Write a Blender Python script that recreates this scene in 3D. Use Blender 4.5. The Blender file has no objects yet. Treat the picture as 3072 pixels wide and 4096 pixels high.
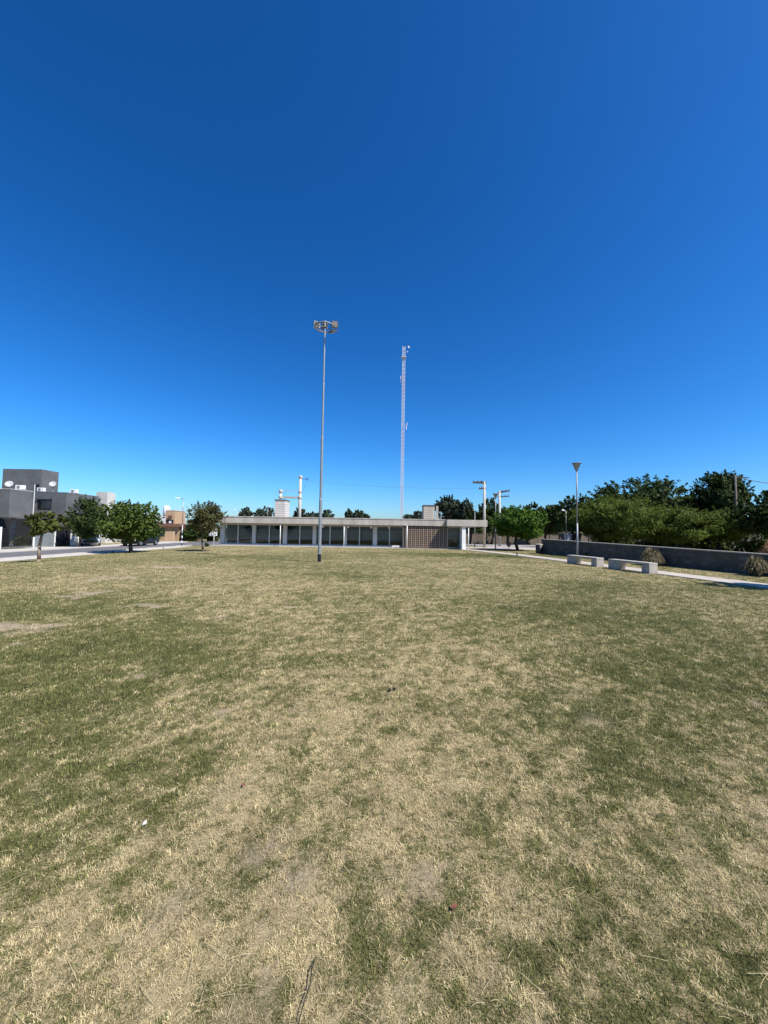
import bpy, math, random
import numpy as np
from mathutils import Vector, Matrix
R = math.radians
random.seed(7)
rng = np.random.default_rng(7)
sc = bpy.context.scene
col = sc.collection

# ------------------------------------------------------------------ camera
EYE, PITCH, ROLL, F = 1.6, R(2.9), R(0.9), 1536.0
_F0 = Vector((0, math.cos(PITCH), math.sin(PITCH)))
_U0 = Vector((0, -math.sin(PITCH), math.cos(PITCH)))
_R0 = Vector((1, 0, 0))
CR = _R0 * math.cos(ROLL) + _U0 * math.sin(ROLL)
CU = -_R0 * math.sin(ROLL) + _U0 * math.cos(ROLL)
cam = bpy.data.objects.new('camera', bpy.data.cameras.new('camera'))
col.objects.link(cam)
cam.matrix_world = Matrix(((CR.x, CU.x, -_F0.x, 0), (CR.y, CU.y, -_F0.y, 0), (CR.z, CU.z, -_F0.z, EYE), (0, 0, 0, 1)))
cam.data.sensor_fit = 'VERTICAL'
cam.data.sensor_height = 36
cam.data.lens = F / 4096 * 36
cam.data.clip_start = 0.05
cam.data.clip_end = 3000
sc.camera = cam

# ------------------------------------------------------------------ light
SUN = Vector((0.53, -0.34, 0.80)).normalized()
el = math.asin(SUN.z)
az = math.atan2(SUN.x, SUN.y)
w = bpy.data.worlds.new('World')
sc.world = w
w.use_nodes = True
nt = w.node_tree
nt.nodes.clear()
sky = nt.nodes.new('ShaderNodeTexSky')
sky.sky_type = 'NISHITA'
sky.sun_disc = False
sky.sun_elevation = el
sky.sun_rotation = az
sky.altitude = 0
sky.air_density = 1.0
sky.dust_density = 0.8
sky.ozone_density = 10.0
hsv = nt.nodes.new('ShaderNodeHueSaturation')
hsv.inputs['Saturation'].default_value = 1.185
hsv.inputs['Hue'].default_value = 0.494
hsv.inputs['Value'].default_value = 1.0
bg = nt.nodes.new('ShaderNodeBackground')
bg.inputs['Strength'].default_value = 0.073
gam = nt.nodes.new('ShaderNodeGamma')
gam.inputs['Gamma'].default_value = 1.3
wo = nt.nodes.new('ShaderNodeOutputWorld')
nt.links.new(sky.outputs[0], hsv.inputs['Color'])
nt.links.new(hsv.outputs[0], gam.inputs['Color'])
nt.links.new(gam.outputs[0], bg.inputs['Color'])
nt.links.new(bg.outputs[0], wo.inputs['Surface'])
sl = bpy.data.lights.new('sun', 'SUN')
sl.energy = 5.0
sl.angle = R(0.53)
sl.color = (1.0, 0.96, 0.88)
so = bpy.data.objects.new('sun', sl)
col.objects.link(so)
so.rotation_euler = SUN.to_track_quat('Z', 'Y').to_euler()
so.location = SUN * 60
sc.view_settings.view_transform = 'Standard'
sc.view_settings.look = 'None'
sc.view_settings.exposure = 0.6
sc.view_settings.gamma = 1.0
sc.view_settings.use_curve_mapping = False

# ------------------------------------------------------------------ terrain and pixel helpers
def ss(t):
    t = np.clip(t, 0, 1)
    return t * t * (3 - 2 * t)
def zt(x, y):
    x = np.asarray(x, float); y = np.asarray(y, float)
    z = -0.48 * ss((-x - 14) / 7.5)
    z = z - 0.5 * ss((y - 45) / 30) * ss((x + 12) / 10)
    z = z + 0.03 * np.sin(x * 0.55 + 1.0) * np.sin(y * 0.43) * ss((x + 16) / 6) * ss((34 - y) / 6) * ss((9.0 - x) / 3)
    return z
def ray(px, py):
    d = _F0 + CR * ((px - 1536) / F) + CU * ((2048 - py) / F)
    return d
def at(px, py, Y):
    d = ray(px, py)
    t = Y / d.y
    return Vector((d.x * t, Y, EYE + d.z * t))
def gnd(px, py):
    d = ray(px, py)
    t = 1.0
    for _ in range(60):
        p = d * t
        z = float(zt(p.x, p.y))
        tn = (z - EYE) / d.z
        if tn > 300 or tn < 0: tn = 300
        t = 0.5 * t + 0.5 * tn
    p = d * t
    return Vector((p.x, p.y, float(zt(p.x, p.y))))
def G(x, y):
    return Vector((x, y, float(zt(x, y))))
def hz(px, py, Y):
    return at(px, py, Y).z

# ------------------------------------------------------------------ materials
def new_mat(name):
    m = bpy.data.materials.new(name)
    m.use_nodes = True
    return m, m.node_tree, m.node_tree.nodes['Principled BSDF']
def mat(name, c, rough=0.8, var=0.18, scale=3.0, metal=0.0, bump=0.0, bscale=40.0, c2=None, streak=False, spec=0.4):
    m, t, b = new_mat(name)
    tc = t.nodes.new('ShaderNodeTexCoord')
    src = tc.outputs['Object']
    if streak:
        mp = t.nodes.new('ShaderNodeMapping')
        mp.inputs['Scale'].default_value = (1, 1, 0.18)
        t.links.new(src, mp.inputs[0]); src = mp.outputs[0]
    n = t.nodes.new('ShaderNodeTexNoise')
    n.inputs['Scale'].default_value = scale
    n.inputs['Detail'].default_value = 8
    n.inputs['Roughness'].default_value = 0.65
    t.links.new(src, n.inputs['Vector'])
    r = t.nodes.new('ShaderNodeValToRGB')
    r.color_ramp.elements[0].position = 0.3
    r.color_ramp.elements[1].position = 0.7
    lo = c2 if c2 else tuple(v * (1 - var) for v in c)
    hi = c if c2 else tuple(min(1, v * (1 + var)) for v in c)
    r.color_ramp.elements[0].color = (*lo, 1)
    r.color_ramp.elements[1].color = (*hi, 1)
    t.links.new(n.outputs['Fac'], r.inputs[0])
    t.links.new(r.outputs[0], b.inputs['Base Color'])
    b.inputs['Roughness'].default_value = rough
    b.inputs['Metallic'].default_value = metal
    b.inputs['Specular IOR Level'].default_value = spec
    if bump:
        n2 = t.nodes.new('ShaderNodeTexNoise')
        n2.inputs['Scale'].default_value = bscale
        n2.inputs['Detail'].default_value = 6
        t.links.new(tc.outputs['Object'], n2.inputs['Vector'])
        bp = t.nodes.new('ShaderNodeBump')
        bp.inputs['Strength'].default_value = bump
        bp.inputs['Distance'].default_value = 0.02
        t.links.new(n2.outputs['Fac'], bp.inputs['Height'])
        t.links.new(bp.outputs[0], b.inputs['Normal'])
    return m
def leaf_mat(name, dark, light, trans=0.3):
    m, t, b = new_mat(name)
    a = t.nodes.new('ShaderNodeAttribute'); a.attribute_name = 'rnd'
    r = t.nodes.new('ShaderNodeValToRGB')
    r.color_ramp.elements[0].color = (*dark, 1)
    r.color_ramp.elements[1].color = (*light, 1)
    t.links.new(a.outputs['Fac'], r.inputs[0])
    t.links.new(r.outputs[0], b.inputs['Base Color'])
    b.inputs['Roughness'].default_value = 0.6
    b.inputs['Specular IOR Level'].default_value = 0.12
    tr = t.nodes.new('ShaderNodeBsdfTranslucent')
    t.links.new(r.outputs[0], tr.inputs['Color'])
    mx = t.nodes.new('ShaderNodeMixShader'); mx.inputs[0].default_value = trans
    t.links.new(b.outputs[0], mx.inputs[1]); t.links.new(tr.outputs[0], mx.inputs[2])
    t.links.new(mx.outputs[0], t.nodes['Material Output'].inputs['Surface'])
    return m
def glass_mat(name, tint=(0.55, 0.6, 0.6), ior=1.6):
    m, t, b = new_mat(name)
    t.nodes.remove(b)
    tr = t.nodes.new('ShaderNodeBsdfTransparent'); tr.inputs[0].default_value = (*tint, 1)
    gl = t.nodes.new('ShaderNodeBsdfGlossy'); gl.inputs['Roughness'].default_value = 0.03
    fr = t.nodes.new('ShaderNodeFresnel'); fr.inputs[0].default_value = ior
    mx = t.nodes.new('ShaderNodeMixShader')
    t.links.new(fr.outputs[0], mx.inputs[0]); t.links.new(tr.outputs[0], mx.inputs[1]); t.links.new(gl.outputs[0], mx.inputs[2])
    t.links.new(mx.outputs[0], t.nodes['Material Output'].inputs['Surface'])
    return m
def attr_mat(name, attr='col', rough=0.75, trans=0.0):
    m, t, b = new_mat(name)
    a = t.nodes.new('ShaderNodeAttribute'); a.attribute_name = attr
    t.links.new(a.outputs['Color'], b.inputs['Base Color'])
    b.inputs['Roughness'].default_value = rough
    b.inputs['Specular IOR Level'].default_value = 0.2
    if trans:
        tr = t.nodes.new('ShaderNodeBsdfTranslucent')
        t.links.new(a.outputs['Color'], tr.inputs['Color'])
        mx = t.nodes.new('ShaderNodeMixShader'); mx.inputs[0].default_value = trans
        t.links.new(b.outputs[0], mx.inputs[1]); t.links.new(tr.outputs[0], mx.inputs[2])
        t.links.new(mx.outputs[0], t.nodes['Material Output'].inputs['Surface'])
    return m

M = {}
M['concrete'] = mat('concrete', (0.50, 0.45, 0.38), 0.9, scale=1.6, c2=(0.31, 0.275, 0.23), streak=True, bump=0.3)
M['concrete_pole'] = mat('concrete_pole', (0.46, 0.42, 0.36), 0.9, 0.15, 2.0, bump=0.2)
M['block'] = mat('block', (0.29, 0.215, 0.16), 0.95, 0.2, 6.0, bump=0.4)
M['bench'] = mat('bench', (0.44, 0.395, 0.33), 0.9, scale=4, c2=(0.29, 0.26, 0.22), bump=0.3)
M['path'] = mat('path', (0.44, 0.385, 0.32), 0.92, scale=1.2, c2=(0.32, 0.28, 0.235), bump=0.2)
M['pave'] = mat('pave', (0.50, 0.46, 0.41), 0.92, scale=1.5, c2=(0.38, 0.35, 0.31), bump=0.2)
M['asphalt'] = mat('asphalt', (0.135, 0.13, 0.13), 0.9, scale=0.7, c2=(0.10, 0.098, 0.10), bump=0.3, bscale=60)
M['dusty'] = mat('dusty', (0.30, 0.275, 0.26), 0.9, scale=0.7, c2=(0.23, 0.21, 0.20), bump=0.3, bscale=60)
M['white'] = mat('white_paint', (0.74, 0.73, 0.70), 0.6, 0.06, 2.0)
M['offwhite'] = mat('offwhite_paint', (0.50, 0.49, 0.46), 0.7, 0.1, 2.0)
M['pale'] = mat('pale_render', (0.50, 0.47, 0.43), 0.85, 0.08, 1.5)
M['greyhouse'] = mat('grey_render', (0.105, 0.108, 0.108), 0.85, 0.24, 0.9, bump=0.1)
M['greyhouse2'] = mat('mid_grey_render', (0.20, 0.20, 0.20), 0.85, 0.10, 1.2)
M['greypanel'] = mat('grey_panel', (0.17, 0.19, 0.20), 0.6, 0.1, 2.0)
M['tan'] = mat('tan_render', (0.42, 0.28, 0.165), 0.88, 0.10, 1.5)
M['brown'] = mat('brown_render', (0.16, 0.085, 0.055), 0.85, 0.15, 2.0)
M['darkwall'] = mat('dark_wall', (0.10, 0.085, 0.07), 0.95, 0.25, 1.2, bump=0.3)
M['beigewall'] = mat('beige_wall', (0.155, 0.125, 0.095), 0.95, 0.25, 1.2, bump=0.3)  # tone darkened to stand in for tree shade on the wall
M['lowwall'] = mat('low_wall', (0.115, 0.098, 0.076), 0.95, scale=2.5, c2=(0.058, 0.050, 0.040), bump=0.5, bscale=14)
M['dark'] = mat('dark_metal', (0.02, 0.02, 0.022), 0.5, 0.2, 4.0)
M['black'] = mat('black_plastic', (0.012, 0.012, 0.014), 0.45, 0.2, 4.0)
M['galv'] = mat('galvanised', (0.31, 0.32, 0.32), 0.45, 0.12, 5.0, metal=0.55)
M['lampgrey'] = mat('lamp_grey', (0.24, 0.24, 0.25), 0.5, 0.12, 5.0, metal=0.3)
M['towerwhite'] = mat('tower_white', (0.56, 0.58, 0.62), 0.5, 0.06, 3.0)
M['towerred'] = mat('tower_faded_red', (0.58, 0.53, 0.56), 0.5, 0.1, 3.0)
M['steelarm'] = mat('steel_arm', (0.07, 0.055, 0.045), 0.7, 0.3, 4.0)
M['bark'] = mat('bark', (0.11, 0.08, 0.058), 0.95, 0.35, 14.0, bump=0.6)
M['barklight'] = mat('bark_light', (0.24, 0.175, 0.13), 0.95, 0.3, 14.0, bump=0.6)
M['barkdark'] = mat('bark_dark', (0.035, 0.028, 0.022), 0.95, 0.3, 14.0, bump=0.6)
M['lens'] = mat('lens', (0.30, 0.255, 0.22), 0.3, 0.25, 30.0)
M['blind'] = mat('blind', (0.17, 0.20, 0.21), 0.9, 0.1, 1.0)
M['interior'] = mat('interior', (0.10, 0.10, 0.10), 0.9, 0.1, 1.0)
M['floor_tile'] = mat('floor_tile', (0.35, 0.33, 0.31), 0.5, 0.1, 2.0)
M['curtain'] = mat('curtain', (0.45, 0.47, 0.47), 0.9, 0.1, 3.0)
M['rubber'] = mat('rubber', (0.015, 0.015, 0.015), 0.8, 0.2, 8.0)
M['rim'] = mat('rim', (0.45, 0.45, 0.46), 0.35, 0.1, 8.0, metal=0.8)
M['car_white'] = mat('car_white', (0.72, 0.72, 0.72), 0.25, 0.02, 2.0, spec=0.6)
M['car_silver'] = mat('car_silver', (0.45, 0.47, 0.50), 0.25, 0.02, 2.0, metal=0.4)
M['car_black'] = mat('car_black', (0.012, 0.013, 0.018), 0.2, 0.02, 2.0, spec=0.6)
M['headlamp'] = mat('headlamp', (0.75, 0.76, 0.78), 0.15, 0.05, 2.0)
M['wood'] = mat('weathered_wood', (0.12, 0.10, 0.085), 0.9, 0.25, 6.0)
M['soil'] = mat('soil', (0.02, 0.016, 0.012), 0.95, 0.3, 30.0)
M['paper'] = mat('paper', (0.55, 0.54, 0.51), 0.8, 0.05, 12.0)
M['glass'] = glass_mat('glass', (0.82, 0.88, 0.88), 1.5)
M['glass_dark'] = glass_mat('glass_dark', (0.06, 0.07, 0.075), 1.5)
M['leaf_a'] = leaf_mat('leaf_green', (0.036, 0.066, 0.013), (0.115, 0.155, 0.028))
M['leaf_b'] = leaf_mat('leaf_bright', (0.036, 0.085, 0.010), (0.105, 0.19, 0.024))
M['leaf_c'] = leaf_mat('leaf_dark', (0.018, 0.034, 0.009), (0.066, 0.094, 0.022), 0.25)
M['leaf_d'] = leaf_mat('leaf_olive', (0.06, 0.065, 0.022), (0.14, 0.13, 0.05))
M['leaf_e'] = leaf_mat('leaf_feather', (0.036, 0.060, 0.008), (0.140, 0.182, 0.028), 0.33)
M['leaf_f'] = leaf_mat('leaf_eucalypt', (0.03, 0.045, 0.028), (0.085, 0.10, 0.06), 0.2)
M['leaf_y'] = leaf_mat('leaf_yellowing', (0.030, 0.048, 0.010), (0.115, 0.125, 0.026))
M['tuft'] = leaf_mat('dry_tuft', (0.075, 0.068, 0.035), (0.24, 0.20, 0.12), 0.2)

# ------------------------------------------------------------------ mesh helpers
def mesh_obj(name, verts, faces, m, parent=None, smooth=False):
    me = bpy.data.meshes.new(name)
    me.from_pydata(verts, [], faces)
    me.materials.append(m)
    if smooth:
        me.polygons.foreach_set('use_smooth', [True] * len(me.polygons))
    me.update()
    o = bpy.data.objects.new(name, me)
    col.objects.link(o)
    if parent: o.parent = parent
    return o
def np_mesh(name, V, FC, m, parent=None, attrs=None):
    """V (n,3); FC (k, s) with equal-sided faces; attrs {name: (type, array)} on points"""
    me = bpy.data.meshes.new(name)
    n = len(V); k, s = FC.shape
    me.vertices.add(n); me.vertices.foreach_set('co', np.ascontiguousarray(V, np.float32).ravel())
    me.loops.add(k * s); me.loops.foreach_set('vertex_index', np.ascontiguousarray(FC, np.int32).ravel())
    me.polygons.add(k); me.polygons.foreach_set('loop_start', np.arange(0, k * s, s, dtype=np.int32))
    me.materials.append(m)
    for an, (ty, arr) in (attrs or {}).items():
        a = me.attributes.new(an, ty, 'POINT')
        a.data.foreach_set('color' if ty == 'FLOAT_COLOR' else 'value', np.ascontiguousarray(arr, np.float32).ravel())
    me.update(calc_edges=True)
    o = bpy.data.objects.new(name, me)
    col.objects.link(o)
    if parent: o.parent = parent
    return o
class MB:
    def __init__(s): s.v = []; s.f = []
    def box(s, x0, x1, y0, y1, z0, z1, rz=0.0, c=(0, 0)):
        i = len(s.v)
        for z in (z0, z1):
            for x, y in ((x0, y0), (x1, y0), (x1, y1), (x0, y1)):
                if rz:
                    dx, dy = x - c[0], y - c[1]
                    x, y = c[0] + dx * math.cos(rz) - dy * math.sin(rz), c[1] + dx * math.sin(rz) + dy * math.cos(rz)
                s.v.append((x, y, z))
        s.f += [(i+3, i+2, i+1, i), (i+4, i+5, i+6, i+7), (i, i+1, i+5, i+4), (i+1, i+2, i+6, i+5), (i+2, i+3, i+7, i+6), (i+3, i, i+4, i+7)]
        return s
    def hexa(s, p):
        i = len(s.v); s.v += [tuple(q) for q in p]
        s.f += [(i+3, i+2, i+1, i), (i+4, i+5, i+6, i+7), (i, i+1, i+5, i+4), (i+1, i+2, i+6, i+5), (i+2, i+3, i+7, i+6), (i+3, i, i+4, i+7)]
        return s
    def bar(s, a, b, r0, r1=None, n=8, cap=True):
        a = Vector(a); b = Vector(b)
        r1 = r0 if r1 is None else r1
        d = (b - a).normalized()
        u = d.orthogonal().normalized(); v = d.cross(u)
        i = len(s.v)
        for p, r in ((a, r0), (b, r1)):
            for k in range(n):
                t = 2 * math.pi * k / n
                s.v.append(tuple(p + u * (r * math.cos(t)) + v * (r * math.sin(t))))
        for k in range(n):
            s.f.append((i + k, i + (k + 1) % n, i + n + (k + 1) % n, i + n + k))
        if cap:
            s.f.append(tuple(i + k for k in reversed(range(n)))); s.f.append(tuple(i + n + k for k in range(n)))
        return s
    def tube(s, pts, rad, n=8):
        for k in range(len(pts) - 1):
            s.bar(pts[k], pts[k + 1], rad[k], rad[k + 1], n)
        return s
    def lathe(s, prof, n=16, c=(0, 0, 0)):
        i = len(s.v); m = len(prof)
        for r, z in prof:
            for k in range(n):
                t = 2 * math.pi * k / n
                s.v.append((c[0] + r * math.cos(t), c[1] + r * math.sin(t), c[2] + z))
        for j in range(m - 1):
            for k in range(n):
                s.f.append((i + j*n + k, i + j*n + (k+1) % n, i + (j+1)*n + (k+1) % n, i + (j+1)*n + k))
        s.f.append(tuple(i + k for k in reversed(range(n)))); s.f.append(tuple(i + (m-1)*n + k for k in range(n)))
        return s
    def torus(s, c, Rr, r, n=28, m=8):
        i = len(s.v)
        for a in range(n):
            A = 2 * math.pi * a / n
            for b in range(m):
                B = 2 * math.pi * b / m
                q = Rr + r * math.cos(B)
                s.v.append((c[0] + q * math.cos(A), c[1] + q * math.sin(A), c[2] + r * math.sin(B)))
        for a in range(n):
            for b in range(m):
                s.f.append((i + a*m + b, i + ((a+1) % n)*m + b, i + ((a+1) % n)*m + (b+1) % m, i + a*m + (b+1) % m))
        return s
    def build(s, name, m, parent=None, smooth=False, bevel=0.0):
        o = mesh_obj(name, s.v, s.f, m, parent, smooth)
        if bevel:
            b = o.modifiers.new('bevel', 'BEVEL'); b.width = bevel; b.segments = 2; b.limit_method = 'ANGLE'
        return o
def tag(o, label=None, cat=None, group=None, kind=None):
    if label: o['label'] = label
    if cat: o['category'] = cat
    if group: o['group'] = group
    if kind: o['kind'] = kind
    return o
def thing(name, label, cat, loc, rz=0.0, group=None):
    o = bpy.data.objects.new(name, None)
    o.empty_display_size = 0.2
    col.objects.link(o)
    o.location = loc; o.rotation_euler = (0, 0, rz)
    return tag(o, label, cat, group)
def dup(o, parent=None):
    c = o.copy(); col.objects.link(c)
    if parent is not None: c.parent = parent
    for ch in list(o.children): dup(ch, c)
    return c

# ------------------------------------------------------------------ lawn dryness (real patches of the field)
def vnoise(x, y, s, seed):
    a = seed * 0.73; x, y = (x * math.cos(a) - y * math.sin(a)) / s, (x * math.sin(a) + y * math.cos(a)) / s
    xi = np.floor(x).astype(np.int64); yi = np.floor(y).astype(np.int64)
    fx = ss(x - xi); fy = ss(y - yi)
    def h(a, b):
        n = (a * 374761393 + b * 668265263 + seed * 974711) & 0x7fffffff
        n = ((n ^ (n >> 13)) * 1274126177) & 0x7fffffff
        return ((n ^ (n >> 16)) & 0xffff) / 65535.0
    return (h(xi, yi) * (1 - fx) + h(xi + 1, yi) * fx) * (1 - fy) + (h(xi, yi + 1) * (1 - fx) + h(xi + 1, yi + 1) * fx) * fy
GREEN = []   # x, y, rx, ry, amount (minus = greener)
for px, py, rx, ry, a in ((330, 2620, 2.2, 1.3, -.72), (120, 2850, .9, .8, -.60), (80, 2430, 3.2, 1.5, -.45), (60, 3100, .5, .5, -.3),
                          (2300, 2470, 4.0, 2.0, -.28), (2750, 2650, 1.8, 1.0, -.34), (2950, 2800, 1.0, .6, -.30), (2000, 2800, 1.0, .5, -.28),
                          (2250, 2950, .8, .4, -.2), (1420, 2300, 1.5, 1.2, -.40), (1030, 2230, 3, 2, -.2), (1900, 2222, 7, 2.5, -.5), (2500, 2340, 3, 1.6, -.3),
                          (700, 2560, 1.2, .9, -.25), (1700, 2213, 6, 1.6, -.35), (450, 3150, .6, .4, -.2), (1650, 3600, .35, .25, -.2), (2650, 3650, .5, .3, -.25),
                          (1150, 2560, 2.2, 1.8, .22), (900, 2850, 1.2, .7, .2), (1250, 3300, .9, .6, .15), (2800, 3350, .6, .5, .12), (700, 3700, .6, .4, .12)):
    p = gnd(px, py); GREEN.append((p.x, p.y, rx, ry, a))
BARE = []
for px, py, rx, ry, a in ((390, 2372, .5, .28, .9), (280, 2387, .5, .18, .9), (570, 2424, .5, .22, .7), (20, 2512, .6, .3, 1.0), (95, 2573, .2, .1, .8),
                          (480, 2312, 1.1, .5, .6), (690, 2270, 1.8, .5, .5), (870, 2330, 1.2, .3, .35), (1160, 3560, .2, .12, .5), (1050, 3930, .16, .1, .6),
                          (1720, 3480, .14, .1, .5), (740, 3760, .14, .1, .5), (2880, 2870, .2, .1, .4)):
    p = gnd(px, py); BARE.append((p.x, p.y, rx, ry, a))
def lawn_fields(x, y):
    d = 0.655 + 0.20 * (vnoise(x, y, 1.7, 3) - .5) + 0.14 * (vnoise(x + .3 * y, y, 0.6, 9) - .5) + 0.20 * (vnoise(x, y, 6.5, 5) - .5) + 0.26 * (vnoise(x, y - .4 * x, 0.2, 21) - .5) + 0.70 * (vnoise(x, y, 0.07, 23) - .5)
    wx = x + .8 * (vnoise(x, y, 0.9, 31) - .5) + .4 * (vnoise(x, y, 0.25, 33) - .5); wy = y + .8 * (vnoise(x, y, 0.9, 37) - .5) + .4 * (vnoise(x, y, 0.25, 39) - .5)
    for gx, gy, rx, ry, a in GREEN:
        d = d + a * .70 * np.exp(-(((wx - gx) / rx) ** 2 + ((wy - gy) / ry) ** 2))
    b = 0.42 * ss((vnoise(x, y, 0.5, 51) * 0.6 + vnoise(x, y, 0.21, 52) * 0.4 - 0.68) / 0.15)
    wx = x + 0.5 * (vnoise(x, y, 0.3, 61) - .5); wy = y + 0.5 * (vnoise(x, y, 0.3, 67) - .5)
    for gx, gy, rx, ry, a in BARE:
        b = b + 1.3 * a * np.exp(-(((wx - gx) / rx) ** 2 + ((wy - gy) / ry) ** 2))
    b = ss((b + 1.0 * (vnoise(x, y, .15, 71) * .55 + vnoise(x, y, .055, 72) * .45 - .5) - .33) / .42) * .9
    return np.clip(d, 0, 1), np.clip(b, 0, 1)

# ------------------------------------------------------------------ ground
def axis(near, far0, far1, step, n):
    a = np.arange(near[0], near[1] + 1e-6, step)
    lo = near[0] - np.geomspace(1, near[0] - far0 + 1, n)[::-1][:-1] + 1 - step if far0 < near[0] else np.array([])
    hi = near[1] + np.geomspace(1, far1 - near[1] + 1, n)[1:] - 1 + step
    return np.concatenate([lo, a, hi])
gx = axis((-22, 20), -700, 700, 0.16, 40)
gy = axis((0.4, 40), -300, 1500, 0.16, 40)
XX, YY = np.meshgrid(gx, gy)
ZZ = zt(XX, YY)
nx, ny = len(gx), len(gy)
idx = np.arange(nx * ny).reshape(ny, nx)
FC = np.stack([idx[:-1, :-1], idx[:-1, 1:], idx[1:, 1:], idx[1:, :-1]], -1).reshape(-1, 4)
dd, bb = lawn_fields(XX.ravel(), YY.ravel())
lm, t, b = new_mat('lawn')
a1 = t.nodes.new('ShaderNodeAttribute'); a1.attribute_name = 'dry'
a2 = t.nodes.new('ShaderNodeAttribute'); a2.attribute_name = 'bare'
tc = t.nodes.new('ShaderNodeTexCoord')
n1 = t.nodes.new('ShaderNodeTexNoise'); n1.inputs['Scale'].default_value = 45; n1.inputs['Detail'].default_value = 8; n1.inputs['Roughness'].default_value = 0.75
n2 = t.nodes.new('ShaderNodeTexNoise'); n2.inputs['Scale'].default_value = 9; n2.inputs['Detail'].default_value = 6; n2.inputs['Roughness'].default_value = 0.7
for n in (n1, n2): t.links.new(tc.outputs['Object'], n.inputs['Vector'])
def math_node(op, a, bv):
    m = t.nodes.new('ShaderNodeMath'); m.operation = op
    for k, v in enumerate((a, bv)):
        if isinstance(v, (int, float)): m.inputs[k].default_value = v
        else: t.links.new(v, m.inputs[k])
    return m.outputs[0]
s1 = math_node('MULTIPLY', math_node('SUBTRACT', n1.outputs['Fac'], 0.5), 2.2)
n3 = t.nodes.new('ShaderNodeTexNoise'); n3.inputs['Scale'].default_value = 150; n3.inputs['Detail'].default_value = 4; n3.inputs['Roughness'].default_value = 0.7
t.links.new(tc.outputs['Object'], n3.inputs['Vector'])
s1 = math_node('ADD', s1, math_node('MULTIPLY', math_node('SUBTRACT', n3.outputs['Fac'], 0.55), 2.0))
s2 = math_node('MULTIPLY', math_node('SUBTRACT', n2.outputs['Fac'], 0.5), 1.1)
dv = math_node('ADD', math_node('ADD', a1.outputs['Fac'], s1), s2)
r1 = t.nodes.new('ShaderNodeValToRGB')
e = r1.color_ramp.elements
e[0].position = 0.05; e[0].color = (0.042, 0.045, 0.017, 1)  # dark end also stands in for shadow between the blades
e[1].position = 0.95; e[1].color = (0.42, 0.335, 0.19, 1)
q = e.new(0.35); q.color = (0.112, 0.114, 0.038, 1)
q = e.new(0.65); q.color = (0.22, 0.18, 0.092, 1)
t.links.new(dv, r1.inputs[0])
mxn = t.nodes.new('ShaderNodeMix'); mxn.data_type = 'RGBA'
bf = t.nodes.new('ShaderNodeClamp'); t.links.new(math_node('MULTIPLY', a2.outputs['Fac'], math_node('ADD', 0.45, n2.outputs['Fac'])), bf.inputs[0])
t.links.new(bf.outputs[0], mxn.inputs[0])
t.links.new(r1.outputs[0], mxn.inputs[6]); mxn.inputs[7].default_value = (0.37, 0.285, 0.20, 1)
t.links.new(mxn.outputs[2], b.inputs['Base Color'])
b.inputs['Roughness'].default_value = 0.95; b.inputs['Specular IOR Level'].default_value = 0.1
bp = t.nodes.new('ShaderNodeBump'); bp.inputs['Strength'].default_value = 0.8; bp.inputs['Distance'].default_value = 0.03
t.links.new(n1.outputs['Fac'], bp.inputs['Height']); t.links.new(bp.outputs[0], b.inputs['Normal'])
g = np_mesh('lawn_ground', np.stack([XX.ravel(), YY.ravel(), ZZ.ravel()], 1), FC, lm, None, {'dry': ('FLOAT', dd), 'bare': ('FLOAT', bb)})
g['kind'] = 'structure'

def drape(name, x0, x1, y0, y1, off, m, step=1.0, thick=0.0, kind='structure', label=None):
    nx = max(2, int(abs(x1 - x0) / step) + 1); ny = max(2, int(abs(y1 - y0) / step) + 1)
    xs = np.linspace(x0, x1, nx); ys = np.linspace(y0, y1, ny)
    X, Y = np.meshgrid(xs, ys); Z = zt(X, Y) + off
    V = [tuple(p) for p in np.stack([X.ravel(), Y.ravel(), Z.ravel()], 1)]
    f = []
    for j in range(ny - 1):
        for i in range(nx - 1):
            a = j * nx + i; f.append((a, a + 1, a + nx + 1, a + nx))
    if thick:   # skirt so that a kerb is a real step
        border = [i for i in range(nx)] + [j * nx + nx - 1 for j in range(1, ny)] + [(ny - 1) * nx + i for i in range(nx - 2, -1, -1)] + [j * nx for j in range(ny - 2, 0, -1)]
        o = len(V)
        V += [(V[k][0], V[k][1], V[k][2] - thick) for k in border]
        nb = len(border)
        for k in range(nb): f.append((border[(k + 1) % nb], border[k], o + k, o + (k + 1) % nb))
    ob = mesh_obj(name, V, f, m)
    ob['kind'] = kind
    return ob
def strip(name, pts, w, off, m, thick=0.0):
    """flat strip along a polyline, draped on the terrain"""
    P = []
    for k in range(len(pts) - 1):
        a = np.array(pts[k]); c = np.array(pts[k + 1]); n = max(1, int(np.hypot(*(c - a)) / 0.6))
        for i in range(n): P.append(a + (c - a) * i / n)
    P.append(np.array(pts[-1])); V = []; f = []
    for k, p in enumerate(P):
        d = P[min(k + 1, len(P) - 1)] - P[max(k - 1, 0)]; d = d / np.hypot(*d); nrm = np.array((-d[1], d[0]))
        for s in (w / 2, -w / 2):
            q = p + nrm * s; z = float(zt(*q))
            V.append((q[0], q[1], z + off)); 
            V.append((q[0], q[1], z + off - thick - 0.01))
    for k in range(len(P) - 1):
        a = 4 * k; c = a + 4
        f.append((a + 2, c + 2, c, a)); f.append((a, c, c + 1, a + 1)); f.append((a + 2, a + 3, c + 3, c + 2))
    o = mesh_obj(name, V, f, m); o['kind'] = 'structure'
    return o
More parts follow.
